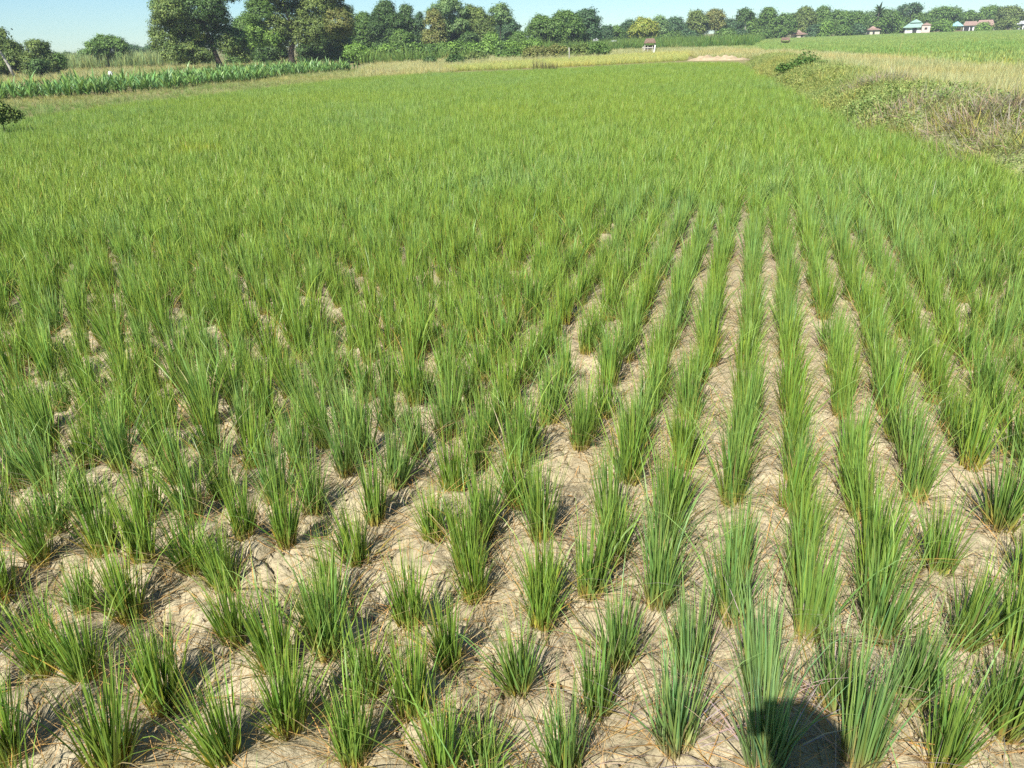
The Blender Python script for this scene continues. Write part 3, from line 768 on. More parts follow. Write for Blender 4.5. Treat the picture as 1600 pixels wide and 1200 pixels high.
LEAF = {k: [tuple(x * f_ for x, f_ in zip(c, (1.65, 1.58, 1.4))) for c in v] for k, v in LEAF.items()}
def crown_mesh(rng, lobes, cols, leaf, dens=1.0, hollow=0.55, name='crown'):
    """lobes: (centre xyz, radius, colour key or None).  Leaf clumps over every lobe's outer shell, ragged at the rim."""
    C_, N_, S_, K_ = [], [], [], []
    L_ = [(np.array(c), r) for c, r, _ in lobes]
    for li, (c, r, key) in enumerate(lobes):
        c = np.array(c); pal = np.array(LEAF[key or cols])
        ncl = int(np.clip(24 * dens * (r / leaf / 4) ** 2, 14, 520))
        d = rng.normal(0, 1, (ncl, 3)); d /= np.linalg.norm(d, axis=1, keepdims=True)
        d[:, 2] = np.where(d[:, 2] < -0.55, -d[:, 2], d[:, 2])
        rad = r * rng.uniform(hollow, 1.06, ncl)
        cc = c + d * rad[:, None] * np.array([1, 1, 0.9])
        ok = np.ones(ncl, bool)
        for lj, (c2, r2_) in enumerate(L_):
            if lj != li: ok &= np.linalg.norm(cc - c2, axis=1) > r2_ * 0.62
        cc, d = cc[ok], d[ok]
        for q_, dd in zip(cc, d):
            m = int(rng.integers(14, 26)); sg = leaf * rng.uniform(1.1, 2.0)
            e = rng.normal(0, 1, (m, 3)) * sg * np.array([1, 1, 0.7])
            C_.append(q_ + e); nn = dd * 0.8 + np.array([0, 0, 0.45]) + e / sg * 0.45 + rng.normal(0, 0.4, (m, 3)); N_.append(nn)
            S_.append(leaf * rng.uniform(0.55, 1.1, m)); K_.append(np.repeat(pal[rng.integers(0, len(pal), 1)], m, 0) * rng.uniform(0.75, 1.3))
    C_ = np.concatenate(C_); N_ = np.concatenate(N_); S_ = np.concatenate(S_); K_ = np.concatenate(K_)
    V, Q, cc = leaf_quads(rng, C_, N_, S_, K_)
    return mesh_np(name, V, Q, M['leaf'], cc)

def trunk_mesh(rng, pts, r0, targets, mat):
    mb = MB(); k = len(pts)
    mb.tube(pts, [r0 * (1.35 if i == 0 else 1.0 - 0.6 * i / (k - 1)) for i in range(k)], 9)
    fork = np.array(pts[-1])
    for t in targets:
        a = np.array(pts[max(1, k - 2)]) * 0.35 + fork * 0.65; t = np.array(t)
        mid = a * 0.5 + t * 0.5 + rng.normal(0, 0.06, 3) * np.linalg.norm(t - a)
        mb.tube([a, mid, t], [r0 * 0.42, r0 * 0.28, r0 * 0.08], 6)
    return mb.mesh('trunk', mat, True)

def tree(name, label, x0, x1, yt, yb, D, cols='mid', cat='tree', group=None, trunk=None, lobes=None, style='round', seed=0, bark='bark', dens=1.0,
         hollow=0.55, leaf=None, crown_lo=None, grow=1.0):
    """x0..x1, yt..yb: photo pixels of the crown and foot, D: metres away.  lobes in pixels (x, y, r[, colour])"""
    rng = np.random.default_rng(seed * 7 + 1000)
    cx = (x0 + x1) / 2; tx = trunk[0] if trunk else cx
    fx, fy = foot(tx, D); pm = ppm(cx, D)
    root = thing(name, label, cat, (fx, fy, 0), 0, group)
    o = np.array([fx, fy, 0.0])
    leaf = leaf or max(0.10, 1.65 / pm)
    zb = max(up(cx, yb, D)[2], 0.0)
    if lobes is None:
        W_ = (x1 - x0) / pm; ztop = up(cx, yt, D)[2]; zlo = 0.0
        if style in ('round', 'tall', 'loose', 'umbrella'): zlo = ztop * (0.22 if style != 'umbrella' else 0.55)
        if crown_lo is not None: zlo = up(cx, crown_lo, D)[2]
        Hc = ztop - zlo; lobes_w = []
        cxw, cyw, _ = up(cx, yt, D); n = {'round': 15, 'tall': 16, 'bush': 13, 'loose': 17, 'umbrella': 9}[style]
        az = math.atan2(cxw, cyw); rt = np.array([math.cos(az), -math.sin(az)]); fw = np.array([math.sin(az), math.cos(az)])
        for i in range(n):
            t = (i + 0.5) / n
            zz = zlo + Hc * (0.12 + 0.78 * t)
            prof_ = math.sqrt(max(0.06, 1 - (2 * abs(t - 0.42)) ** 2.2)) if style != 'bush' else math.sqrt(max(0.05, 1 - t ** 2.2))
            rr = min(W_ * (0.32 if style != 'loose' else 0.20) * rng.uniform(0.5, 1.15), Hc * 0.34)
            lat = max(0, W_ / 2 * prof_ - rr * 0.75) * rng.uniform(-1, 1) if i % 3 else max(0, W_ / 2 * prof_ - rr * 0.8) * (1 if i % 2 else -1)
            dep = max(0, W_ / 2 * prof_ - rr) * rng.uniform(-0.9, 0.9)
            zz = min(zz, ztop - rr * 0.9); zz = max(zz, zlo + rr * 0.6)
            lobes_w.append((np.array([cxw + rt[0] * lat + fw[0] * dep, cyw + rt[1] * lat + fw[1] * dep, zz]) - o, rr, None))
        for i in range(9 if style != 'loose' else 12):           # small sprays breaking the outline
            b_ = lobes_w[rng.integers(0, len(lobes_w))]; d_ = rng.normal(0, 1, 3); d_[2] = abs(d_[2]) * 0.9; d_ /= np.linalg.norm(d_)
            p_ = b_[0] + d_ * b_[1] * rng.uniform(0.8, 1.15)
            if p_[2] < ztop: lobes_w.append((p_, b_[1] * rng.uniform(0.22, 0.42), None))
        rr = min(W_ * 0.24, Hc * 0.3)
        lobes_w.append((np.array([cxw, cyw, ztop - rr]) - o, rr, None))
    else:
        lobes_w = []
        for i, l in enumerate(lobes):
            Dd = D + (rng.uniform(-1, 1) * l[2] * 1.2 / pm if len(l) < 5 else l[4])
            p_ = np.array(up(l[0], l[1], Dd)); lobes_w.append((p_ - o, l[2] * grow / pm, l[3] if len(l) > 3 else None))
    obj('crown', crown_mesh(rng, lobes_w, cols, leaf, dens, hollow), root)
    if trunk is None:
        zc = max(0.4, np.mean([l[0][2] for l in lobes_w]) * 0.85); r0 = max(0.10, (x1 - x0) / pm * 0.028)
        mc = np.mean([l[0] for l in lobes_w], 0)
        pts = [(0, 0, -0.05), (mc[0] * 0.1, mc[1] * 0.1, zc * 0.5), (mc[0] * 0.4, mc[1] * 0.4, zc)]
    else:
        pts = []; r0 = trunk[2] / pm
        for i, (ux, uy) in enumerate(trunk[1]):
            p_ = np.array(up(ux, uy, D)) - o
            pts.append(p_)
        pts[0][2] = -0.05
    tg = [l[0] for l in sorted(lobes_w, key=lambda l: -l[1])[:9]]
    obj('trunk', trunk_mesh(rng, pts, r0, tg, M[bark]), root)
    return root

TA = 78.0
tree('broad_tree', 'big broad tree with a thick dark leaning trunk behind the corn, its left side low', 238, 392, -30, 108, TA, 'bronze', seed=1,
     trunk=(346, [(346, 110), (341, 96), (334, 78), (326, 55), (318, 30)], 5.2), dens=1.0, grow=1.14,
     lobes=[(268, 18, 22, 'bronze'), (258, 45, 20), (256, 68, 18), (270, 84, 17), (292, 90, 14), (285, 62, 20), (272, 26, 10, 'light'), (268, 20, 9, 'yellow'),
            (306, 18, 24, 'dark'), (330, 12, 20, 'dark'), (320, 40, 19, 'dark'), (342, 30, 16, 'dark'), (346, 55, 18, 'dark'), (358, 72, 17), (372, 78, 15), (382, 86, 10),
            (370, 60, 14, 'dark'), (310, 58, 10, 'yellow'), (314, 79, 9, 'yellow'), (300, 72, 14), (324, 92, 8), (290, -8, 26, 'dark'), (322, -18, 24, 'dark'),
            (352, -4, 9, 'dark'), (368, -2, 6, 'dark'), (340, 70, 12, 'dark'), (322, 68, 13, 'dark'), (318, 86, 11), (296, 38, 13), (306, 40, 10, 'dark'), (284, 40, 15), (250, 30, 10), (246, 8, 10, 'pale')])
tree('broad_tree', 'big spreading tree on a short thick trunk right of the leaning one', 385, 552, -40, 101, TA + 6, 'olive', seed=2,
     trunk=(457, [(457, 103), (455, 92), (455, 80), (458, 66), (462, 50)], 6.0), dens=1.0, grow=1.16,
     lobes=[(405, 20, 20, 'mid'), (402, 45, 15, 'light'), (402, 66, 13, 'light'), (425, 8, 22), (430, 42, 18), (428, 62, 13, 'light'), (450, 52, 18), (445, 68, 10), (468, 62, 12), (475, 40, 20),
            (462, 18, 18, 'dark'), (490, 18, 22), (498, 44, 18), (490, 62, 12), (515, 20, 22), (528, 36, 20, 'rust'), (520, 52, 14, 'olive'), (540, 50, 13, 'rust'), (538, 22, 13, 'bronze'), (440, -15, 25, 'dark'),
            (480, -20, 28), (515, -10, 20), (410, -8, 18), (545, 36, 8, 'bronze')])
bt = [  # name, label, x0, x1, top, foot, distance, colour, style, extra
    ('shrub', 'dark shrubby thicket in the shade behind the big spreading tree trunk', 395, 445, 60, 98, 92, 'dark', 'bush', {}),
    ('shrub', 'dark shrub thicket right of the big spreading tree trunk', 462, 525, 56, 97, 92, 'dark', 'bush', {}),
    ('leafy_tree', 'bright green tree filling the gap between the two big trees', 346, 424, 24, 100, 96, 'mid', 'bush', {}),
    ('leafy_tree', 'yellow-green bushy tree at the right foot of the big spreading tree', 508, 548, 48, 96, 90, 'olive', 'bush', {}),
    ('sapling', 'thin sparse light green sapling beside the end of the corn strip', 538, 574, 70, 101, 76, 'light', 'loose', {}),
    ('leafy_tree', 'green tree with spiky shoots on top, left of the tall dark trees', 546, 586, 20, 84, 110, 'mid', 'tall', {'crown_lo': 78}),
    ('dark_tree', 'tallest dense dark green tree in the middle-left clump', 576, 626, 2, 84, 108, 'dark', 'tall', {'crown_lo': 80}),
    ('dark_tree', 'dense dark tree next right of the tallest dark one', 618, 650, 7, 84, 110, 'dark', 'tall', {'crown_lo': 80}),
    ('dark_tree', 'narrow dark tree at the right end of the dark clump', 644, 664, 22, 84, 110, 'blue', 'tall', {'crown_lo': 80}),
    ('leafy_tree', 'low mid green bushy tree in front of the dark clump', 608, 646, 48, 84, 104, 'mid', 'bush', {}),
    ('rusty_tree', 'straggly tree with yellowish brown leaves right of the dark clump', 659, 694, 16, 86, 104, 'rust', 'tall', {'crown_lo': 82}),
    ('tall_tree', 'very tall loose light green tree whose top is cut by the photo edge', 668, 727, -8, 82, 112, 'pale', 'loose', {'crown_lo': 60}),
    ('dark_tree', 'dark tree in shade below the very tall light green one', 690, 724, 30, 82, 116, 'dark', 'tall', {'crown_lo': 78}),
    ('round_tree', 'wide olive green tree with a rounded top', 712, 772, 12, 80, 114, 'olive', 'round', {'crown_lo': 72}),
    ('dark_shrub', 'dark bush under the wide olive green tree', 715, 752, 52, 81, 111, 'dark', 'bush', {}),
    ('tall_tree', 'airy pale tree on a tall thin trunk with sky showing through', 766, 798, 6, 78, 122, 'pale', 'umbrella', {'crown_lo': 40, 'dens': .7}),
    ('dark_tree', 'dark tree right behind the airy pale tree', 780, 808, 27, 77, 128, 'blue', 'tall', {'crown_lo': 70}),
    ('round_shrub', 'small round bright green tree standing in the low hedge', 753, 781, 52, 80, 104, 'light', 'bush', {}),
    ('round_tree', 'left half of the two-humped tree clump in the middle', 820, 876, 26, 77, 120, 'mid', 'round', {'crown_lo': 70}),
    ('round_tree', 'taller right half of the two-humped tree clump in the middle', 860, 912, 18, 77, 120, 'mid', 'round', {'crown_lo': 70}),
    ('round_tree', 'spreading tree with drooping right side at the right end of the middle clump', 890, 938, 16, 75, 122, 'blue', 'round', {'crown_lo': 66}),
    ('sapling', 'small light green tree on a pale thin trunk before the middle clump', 813, 843, 63, 86, 95, 'light', 'umbrella', {'bark': 'palebark', 'crown_lo': 78}),
    ('leafy_tree', 'small tree left of the small pale trunk tree, before the airy pale one', 795, 825, 50, 80, 118, 'mid', 'bush', {}),
    ('small_tree', 'low round tree right of the middle clump, above the little white house', 936, 956, 43, 70, 150, 'blue', 'round', {}),
    ('small_tree', 'second low round tree right of the middle clump', 952, 976, 43, 70, 155, 'mid', 'round', {}),
    ('dark_tree', 'dark tree on the left shoulder of the yellowish round tree', 970, 1000, 33, 70, 165, 'blue', 'round', {'crown_lo': 66}),
    ('round_tree', 'yellowish green round tree behind the brown-roofed field hut', 983, 1028, 30, 71, 158, 'yellow', 'round', {'crown_lo': 68}),
    ('leafy_tree', 'grey-green tree right of the yellowish round tree', 1020, 1044, 26, 66, 180, 'pale', 'tall', {'crown_lo': 62}),
    ('leafy_tree', 'bluish tree with a rounded top in the far line', 1040, 1072, 29, 66, 185, 'blue', 'round', {'crown_lo': 62}),
    ('leafy_tree', 'tall olive tree, left of the tall brownish pair member', 1074, 1106, 18, 64, 188, 'olive', 'round', {'crown_lo': 58}),
    ('leafy_tree', 'tall brownish olive tree with a flat wide top', 1100, 1134, 16, 64, 190, 'rust', 'round', {'crown_lo': 48}),
    ('dark_tree', 'low dark tree between the brownish tree and the slender tall one', 1124, 1156, 31, 63, 195, 'blue', 'round', {'crown_lo': 60}),
    ('slender_tree', 'slender tall tree with a small crown on a bare pale trunk', 1152, 1176, 16, 63, 190, 'dark', 'umbrella', {'crown_lo': 34, 'bark': 'palebark', 'dens': .8}),
    ('dark_tree', 'low dark tree right behind the bare pale trunk', 1162, 1194, 29, 62, 200, 'mid', 'round', {'crown_lo': 60}),
    ('leafy_tree', 'tall tree standing above its neighbours, right of the pale trunk', 1187, 1216, 13, 61, 196, 'mid', 'tall', {'crown_lo': 58}),
    ('leafy_tree', 'low rounded tree left of the red hip-roofed house', 1212, 1244, 25, 59, 205, 'mid', 'round', {'crown_lo': 57}),
    ('leafy_tree', 'tall tree with yellowish top behind the red hip-roofed house', 1244, 1277, 13, 58, 215, 'olive', 'round', {'crown_lo': 54}),
    ('leafy_tree', 'tall green tree with a pointed top, right of the yellowish one', 1273, 1302, 11, 58, 218, 'mid', 'round', {'crown_lo': 54}),
    ('dark_tree', 'broad dark tree spreading above a deep shadow', 1290, 1334, 18, 57, 215, 'mid', 'round', {'crown_lo': 50}),
    ('leafy_tree', 'rounded tree left of the small tiered red roof', 1322, 1354, 20, 55, 220, 'mid', 'round', {'crown_lo': 52}),
    ('leafy_tree', 'rounded tree behind the small tiered red roof', 1364, 1406, 16, 53, 228, 'mid', 'round', {'crown_lo': 50}),
    ('airy_tree', 'airy feathery tree rising behind the green tiered roof', 1406, 1436, 8, 50, 250, 'blue', 'umbrella', {'crown_lo': 24, 'dens': .55}),
    ('round_tree', 'rounded tree directly behind the green tiered roof', 1416, 1450, 20, 50, 262, 'mid', 'round', {'crown_lo': 46}),
    ('round_tree', 'widest domed tree between the green tiered roof and the teal roof', 1449, 1502, 12, 49, 255, 'mid', 'round', {'crown_lo': 44}),
    ('shrub', 'low bushes between the white walls and the teal-roofed shelter', 1451, 1490, 34, 50, 246, 'light', 'bush', {}),
    ('leafy_tree', 'low spreading tree behind the teal roof and red roof', 1494, 1542, 20, 47, 272, 'mid', 'round', {'crown_lo': 42}),
    ('leafy_tree', 'taller tree behind the long red-tiled roof', 1533, 1570, 11, 46, 272, 'mid', 'round', {'crown_lo': 40}),
    ('leafy_tree', 'olive tree at the right edge behind the grey-roofed shed', 1562, 1616, 13, 46, 268, 'olive', 'round', {'crown_lo': 42}),
    ('shrub', 'low bush in front of the long red-tiled roof', 1530, 1546, 37, 47, 246, 'light', 'bush', {}),
    ('leafy_tree', 'low bushy tree left of the grey-roofed shed at the right edge', 1560, 1594, 30, 46, 252, 'olive', 'bush', {}),
    ('leafy_tree', 'bushy tree left of the white walled building with the green roof', 1384, 1418, 32, 53, 240, 'mid', 'bush', {}),
    # a back row closing the far tree line
    ('far_tree', 'hazy tree crown seen between the little white house and the yellowish round tree', 962, 1000, 38, 69, 240, 'mid', 'bush', {}),
    ('far_tree', 'hazy crown behind the grey-green tree next to the yellowish one', 1016, 1066, 34, 66, 250, 'olive', 'bush', {}),
    ('far_tree', 'hazy crown filling the dip left of the tall olive tree', 1058, 1098, 36, 65, 250, 'pale', 'bush', {}),
    ('far_tree', 'hazy wide crown behind the slender bare-trunked tree', 1124, 1176, 33, 63, 255, 'olive', 'bush', {}),
    ('far_tree', 'hazy crown filling the dip right of the bare-trunked tree', 1168, 1214, 31, 62, 260, 'mid', 'bush', {}),
    ('far_tree', 'hazy crown behind the red hip-roofed house', 1214, 1264, 23, 59, 270, 'mid', 'bush', {}),
    ('far_tree', 'hazy crown above the deep shadow in the tree line', 1284, 1340, 21, 57, 275, 'olive', 'bush', {}),
    ('far_tree', 'hazy crown behind the drooping palm', 1336, 1388, 20, 54, 278, 'pale', 'bush', {}),
    ('far_tree', 'hazy crown behind the palm by the feathery tree', 1384, 1424, 21, 52, 285, 'mid', 'bush', {}),
    ('far_tree', 'hazy crown filling the dip above the teal roof', 1478, 1530, 22, 47, 290, 'olive', 'bush', {}),
    ('far_tree', 'hazy tree crown behind the airy pale tree', 745, 800, 30, 79, 150, 'blue', 'bush', {}),
    ('far_tree', 'hazy tree crown closing the gap behind the tallest dark trees', 556, 640, 26, 84, 140, 'mid', 'bush', {}),
    ('leafy_tree', 'leafy mass under the right side of the big spreading tree', 488, 560, 40, 97, 98, 'mid', 'bush', {}),
    # far left
    ('bushy_tree', 'bronze green bushy tree reaching the ground, rightmost of the left edge group', 28, 75, 63, 116, 80, 'bronze', 'bush', {}),
    ('bushy_tree', 'bushy tree cut by the left edge behind the leaning pale trunk', -30, 36, 62, 117, 82, 'bronze', 'bush', {}),
    ('dark_shrub', 'small dark round shrub on a short stem right of the bronze bushy tree', 47, 67, 93, 113, 76, 'dark', 'round', {}),
    ('small_tree', 'small round tree on a thin stem between the left group and the lone round tree', 72, 98, 84, 112, 80, 'mid', 'round', {}),
    ('far_tree', 'far bluish tree low on the horizon left of the lone round tree', 92, 120, 84, 100, 170, 'blue', 'bush', {}),
    ('pale_shrub', 'pale green shrub touching the left side of the lone round tree', 117, 146, 80, 101, 112, 'pale', 'bush', {}),
    ('round_tree', 'lone round dark green tree in the open field on the left', 134, 195, 57, 106, 102, 'mid', 'round', {'crown_lo': 97}),
    ('far_tree', 'first far hazy tree right of the lone round tree', 190, 222, 73, 95, 165, 'blue', 'bush', {}),
    ('far_tree', 'second far hazy tree, touching the big leaning tree on its left', 216, 252, 72, 94, 165, 'blue', 'bush', {}),
]
for i, (nm, lab, x0, x1, yt, yb, D, colr, sty, kw) in enumerate(bt):
    tree(nm, lab, x0, x1, yt, yb, D, colr, style=sty, seed=20 + i, group=None, **kw)

# the leaning pale trunk at the left edge
t_ = thing('leaning_tree', 'leaning bare pale trunk with a leafy tuft at the left edge', 'tree', (*foot(22, 76), 0))
o_ = np.array([*foot(22, 76), 0.0])
mb = MB(); mb.tube([np.array(up(px_, py_, 76)) - o_ for px_, py_ in ((22, 119), (15, 105), (8, 93), (2, 84), (-6, 72), (-4, 58))], [.12, .11, .10, .09, .07, .05], 8)
mb.build('trunk', M['palebark'], t_, True)
obj('crown', crown_mesh(np.random.default_rng(77), [(np.array(up(-3, 58, 76)) - o_, 0.55, None), (np.array(up(3, 54, 76)) - o_, 0.35, None), (np.array(up(-10, 66, 76)) - o_, 0.6, None)], 'bronze', 0.14), t_)

def palm(label, px, yt, D, seed):
    rng = np.random.default_rng(seed); fx, fy = foot(px, D); pm = ppm(px, D)
    t = thing('palm_tree', label, 'palm', (fx, fy, 0)); h = up(px, yt, D)[2] - 1.2
    mb = MB(); mb.tube([(0, 0, 0), (.1, .05, h * .5), (.15, .05, h)], [.2, .15, .12], 7); mb.build('trunk', M['bark'], t, True)
    n = 16; az = np.arange(n) * 2.4
    v, q, c = blades(rng, n, (2.2, 3.0), (0.2, 1.2), (0.7, 1.5), (0.5, 0.8), ((0.05, 0.09, 0.03), (0.06, 0.12, 0.035), (0.10, 0.16, 0.05)), segs=6, az=az,
                     base=np.tile(np.array([[.15, .05, h]]), (n, 1)), wpow=2)
    obj('crown', mesh_np('crown', v, q, M['leaf'], c), t)
palm('palm with a drooping crown left of the small tiered red roof', 1369, 12, 226, 3)
palm('palm standing left of the airy feathery tree', 1404, 16, 244, 4)

# understory shrubs along the far tree line
shr = [(1002, 1030, 56, 67, 168, 'blue'), (1034, 1064, 52, 66, 176, 'mid'), (1060, 1090, 50, 65, 180, 'blue'), (1118, 1150, 46, 64, 186, 'mid'), (1142, 1168, 48, 63, 190, 'blue'),
       (1170, 1200, 46, 62, 192, 'mid'), (1196, 1224, 42, 61, 196, 'mid'), (1262, 1290, 40, 58, 206, 'blue'), (1284, 1300, 34, 57, 204, 'light'), (1308, 1330, 42, 56, 210, 'mid'), (1328, 1352, 40, 56, 212, 'blue')]
words_ = ['below the yellowish round tree', 'below the grey-green tree', 'below the bluish rounded tree', 'below the brownish flat-topped tree', 'left of the bare pale trunk', 'right of the bare pale trunk',
          'left of the red hip-roofed house', 'right of the red hip-roofed house', 'standing before the deep tree shadow', 'right of the deep tree shadow', 'touching the tiered red roof on its left']
for i, (s_, w_) in enumerate(zip(shr, words_)):
    tree('shrub', 'low leafy shrub in the far tree line ' + w_, s_[0], s_[1], s_[2], s_[3], s_[4], s_[5], cat='shrub', style='bush', seed=200 + i, group='shrubs along the far tree line')

# shrubs along the bank beyond the yellow strip, and on the near bund
bk = [(818, 850, 74, 90, 74, 'rust', 'brownish shrub with rusty leaves on the bank, below the pale trunk sapling'), (846, 882, 73, 89, 76, 'rust', 'long brownish shrub on the bank left of the pale post'),
      (880, 922, 72, 88, 78, 'olive', 'brownish green shrub on the bank right of the pale post'), (915, 950, 68, 86, 80, 'mid', 'dark green shrub on the bank below the little white house'),
      (700, 722, 89, 103, 66, 'dark', 'small dark shrub on the dry slope, nearest to the yellow rice'), (664, 680, 92, 104, 68, 'dark', 'small dark shrub on the dry slope, left one'),
      (725, 760, 85, 99, 72, 'olive', 'olive shrub at the end of the low green hedge'), (775, 815, 78, 92, 78, 'mid', 'green shrubs right of the small round bright tree')]
for i, (x0, x1, yt, yb, D, colr, lab) in enumerate(bk):
    tree('bank_shrub', lab, x0, x1, yt, yb, D, colr, cat='shrub', style='bush', seed=300 + i, group='shrubs on the far bank')
bx_, by_ = at(1256, 116, 0.35); rr = np.random.default_rng(350)
t = thing('bund_shrub', 'green leafy shrub growing on the bund at the right of the rice', 'shrub', (bx_, by_, 0.42))
parts_ = []
for dx_, dy_, sp_, h_ in ((0, 0, .42, .62), (.35, .1, .38, .45), (-.4, -.05, .36, .36), (.15, .4, .4, .5), (-.15, -.3, .4, .38), (.6, -.1, .3, .3), (-.7, .1, .3, .26)):
    v, q, c = leafy(rr, 480, sp_, h_ * 1.35, (0.025, 0.06), WEED * np.array([0.42, 0.58, 0.38])); v[:, 0] += dx_; v[:, 1] += dy_; parts_.append((v, q, c))
obj('foliage', mesh_np('foliage', *(lambda p: (p[0], p[1], M['leaf'], p[2]))(join(parts_))), t)
v, q, c = blades(rr, 60, (.35, .8), (.05, .8), (0, .7), (.012, .024), ((.10, .12, .04), (.14, .22, .06), (.24, .30, .10)), base_r=.45)
obj('shoots', mesh_np('shoots', v, q, M['leaf'], c), t)
tree('bund_shrub', 'dark shaded shrub cut by the left photo edge beside the rice', -26, 20, 160, 181, 20.5, 'olive', cat='shrub', seed=351, grow=0.72, leaf=0.04, dens=.7, hollow=.3,
     trunk=(0, [(0, 181), (0, 176), (1, 170)], 0.8), lobes=[(-14, 168, 9, 'olive'), (0, 170, 8), (9, 173, 6), (18, 176, 5, 'olive'), (-4, 163, 5, 'olive'), (26, 180, 3), (-8, 180, 10), (6, 184, 9), (18, 184, 6, 'olive'), (-22, 178, 10)])

# low hedge row between the dry slope and the mid trees
hp = [up(px_, 90 - (px_ - 560) * 0.045, 86) for px_ in range(556, 806, 6)]
r4 = np.random.default_rng(8)
lob = [(np.array([p[0] + r4.normal(0, .2), p[1] + r4.normal(0, .4), 0.5 + r4.uniform(0, .35)]), 0.75 * r4.uniform(.7, 1.15), ['mid', 'light', 'mid', 'dark'][r4.integers(0, 4)]) for p in hp for _ in range(2)]
o = obj('hedge', crown_mesh(r4, lob, 'mid', 0.15, 1.2, name='hedge'))
tag(o, 'long low green hedge between the dry slope and the mid-left trees', 'hedge')

# sugar cane block on the far left
kpoly = [foot(40, 100), foot(330, 94), foot(330, 135), foot(40, 140)]
strew('sugar_cane', kpoly, 1.2, cane_t, 44, (0.8, 1.1), (0.5, 0.1, 0.05))

# dry plants standing at the far rice edge
for i, (px_, h_) in enumerate(((837, 13), (848, 10), (857, 9), (866, 7))):
    x, y = at(px_, 103.5, 0.4); D = math.hypot(x, y); rr = np.random.default_rng(500 + i)
    pl = blades(rr, 26, (0.35 + h_ / ppm(px_, D) * .6, 0.35 + h_ / ppm(px_, D) * 1.25), (0.0, 0.22), (0, .3), (0.02, 0.05), ((0.13, 0.12, 0.05), (0.14, 0.14, 0.05), (0.24, 0.2, 0.1)), base_r=0.12)
    o = obj('dry_plant', mesh_np('dry_plant', pl[0], pl[1], M['rice'], pl[2]), None, (x, y, 0.0)); o['tint'] = 0.5
    tag(o, ['tallest brownish dry plant at the far rice edge, leftmost of a short row', 'second dry plant at the far rice edge, right of the tallest', 'third small dry plant at the far rice edge', 'shortest dry plant at the far rice edge, right end of the row'][i], 'plant', 'dry plants at the far rice edge')

# heap of dry straw at the far right corner of the rice
a0 = np.array(at(1072, 92.5, 0.1)); a1 = np.array(at(1158, 91.5, 0.1)); rr = np.random.default_rng(12)
n1, n2 = 60, 18; hv = []
ax = a1 - a0; nn = np.array([-ax[1], ax[0]]) / np.linalg.norm(ax)
for i in range(n1):
    for j in range(n2):
        t = i / (n1 - 1); s1 = j / (n2 - 1)
        p = a0 + ax * t + nn * (s1 - 0.1) * 2.2
        z = 0.34 * math.sin(math.pi * s1) ** 0.8 * (math.sin(math.pi * t) ** 0.4) * (0.15 + 1.5 * float(fbm(t * 13, s1 * 4, 5, 4)) ** 1.3)
        hv.append((p[0], p[1], z - 0.02))
ii = (np.arange(n1 - 1)[:, None] * n2 + np.arange(n2 - 1)[None, :]).ravel()
o = obj('straw_heap', mesh_np('straw_heap', np.array(hv), np.stack([ii, ii + n2, ii + n2 + 1, ii + 1], 1), M['heap'], smooth=True))
tag(o, 'long low heap of pale dry straw at the far right corner of the rice', 'straw heap')

# withered patches on the near bund
plab = ['pale brown withered weed heap on the bund slope, the largest and middle one', 'brown withered weed patch on the bund between the two larger ones', 'brown withered weed heap on the bund cut by the right edge',
        'small withered weed patch on the bund, farthest one', 'dark brown dead weeds on top of the bund at the right edge']
for i, ((x, y), r_) in enumerate(PATCH):
    rr = np.random.default_rng(530 + i)
    pal = ((0.22, 0.17, 0.12), (0.31, 0.24, 0.17), (0.43, 0.35, 0.26))
    v, q, c = blades(rr, 620, (0.16, 0.5), (0.4, 1.5), (-0.3, 0.7), (0.004, 0.010), pal, segs=3, base_r=r_)
    v[:, 2] += bund_ground(v[:, 0] + x, v[:, 1] + y) + 0.12
    o = obj('withered_weeds', mesh_np('withered_weeds', v, q, M['grass'], c), None, (x, y, 0)); o['tint'] = 0.5
    tag(o, plab[i], 'dead weeds', 'withered weed patches on the bund', 'thing')

rr = np.random.default_rng(541)
v, q, c = blades(rr, 420, (0.2, 0.55), (0.2, 1.4), (-0.2, 0.8), (0.01, 0.02), ((0.20, 0.15, 0.09), (0.27, 0.21, 0.12), (0.36, 0.29, 0.18)), segs=3, base_r=0.8)
o = obj('withered_weeds', mesh_np('withered_weeds', v, q, M['grass'], c), None, (*PATCH_FAR, 0.0)); o['tint'] = 0.5
tag(o, 'low brown withered weeds at the far left corner of the rice', 'dead weeds', None, 'thing')

# a few tall stalks above the dry grass
for i, (px_, yb_, yt_, ln) in enumerate(((1398, 96, 60, .12), (1424, 100, 78, -.05), (1447, 102, 84, .1), (1505, 112, 92, -.08), (1558, 120, 94, .02))):
    x, y = at(px_, yb_ + 6, 0.0); D = math.hypot(x, y); h = (yb_ - yt_ + 8) / ppm(px_, D); rr = np.random.default_rng(560 + i)
    st = blades(rr, 3, (h * .9, h), (abs(ln), abs(ln) + .05), (0, .1), (0.012, 0.02), G_DRY, segs=5, base_r=0.02, az=np.full(3, 0.3 if ln > 0 else 2.8) + rr.normal(0, .2, 3), wpow=4)
    pan = blades(rr, 14, (.08, .2), (0.1, .9), (0, .6), (0.012, 0.02), G_DRY, segs=2, base=np.tile(st[0].reshape(3, -1, 3)[0, -1], (14, 1)))
    o = obj('grass_stalk', mesh_np('grass_stalk', *(lambda p: (p[0], p[1], M['grass'], p[2]))(join([st, pan]))), None, (x, y, 0)); o['tint'] = 0.5
    tag(o, ['tallest thin seed stalk leaning right above the dry grass', 'pale seed stalk in front of the white building', 'short pale stalk right of the one below the white building',
            'thin pale stalk standing below the teal roof', 'upright straw-coloured stalk near the right edge'][i], 'grass stalk', 'seed stalks above the dry grass')

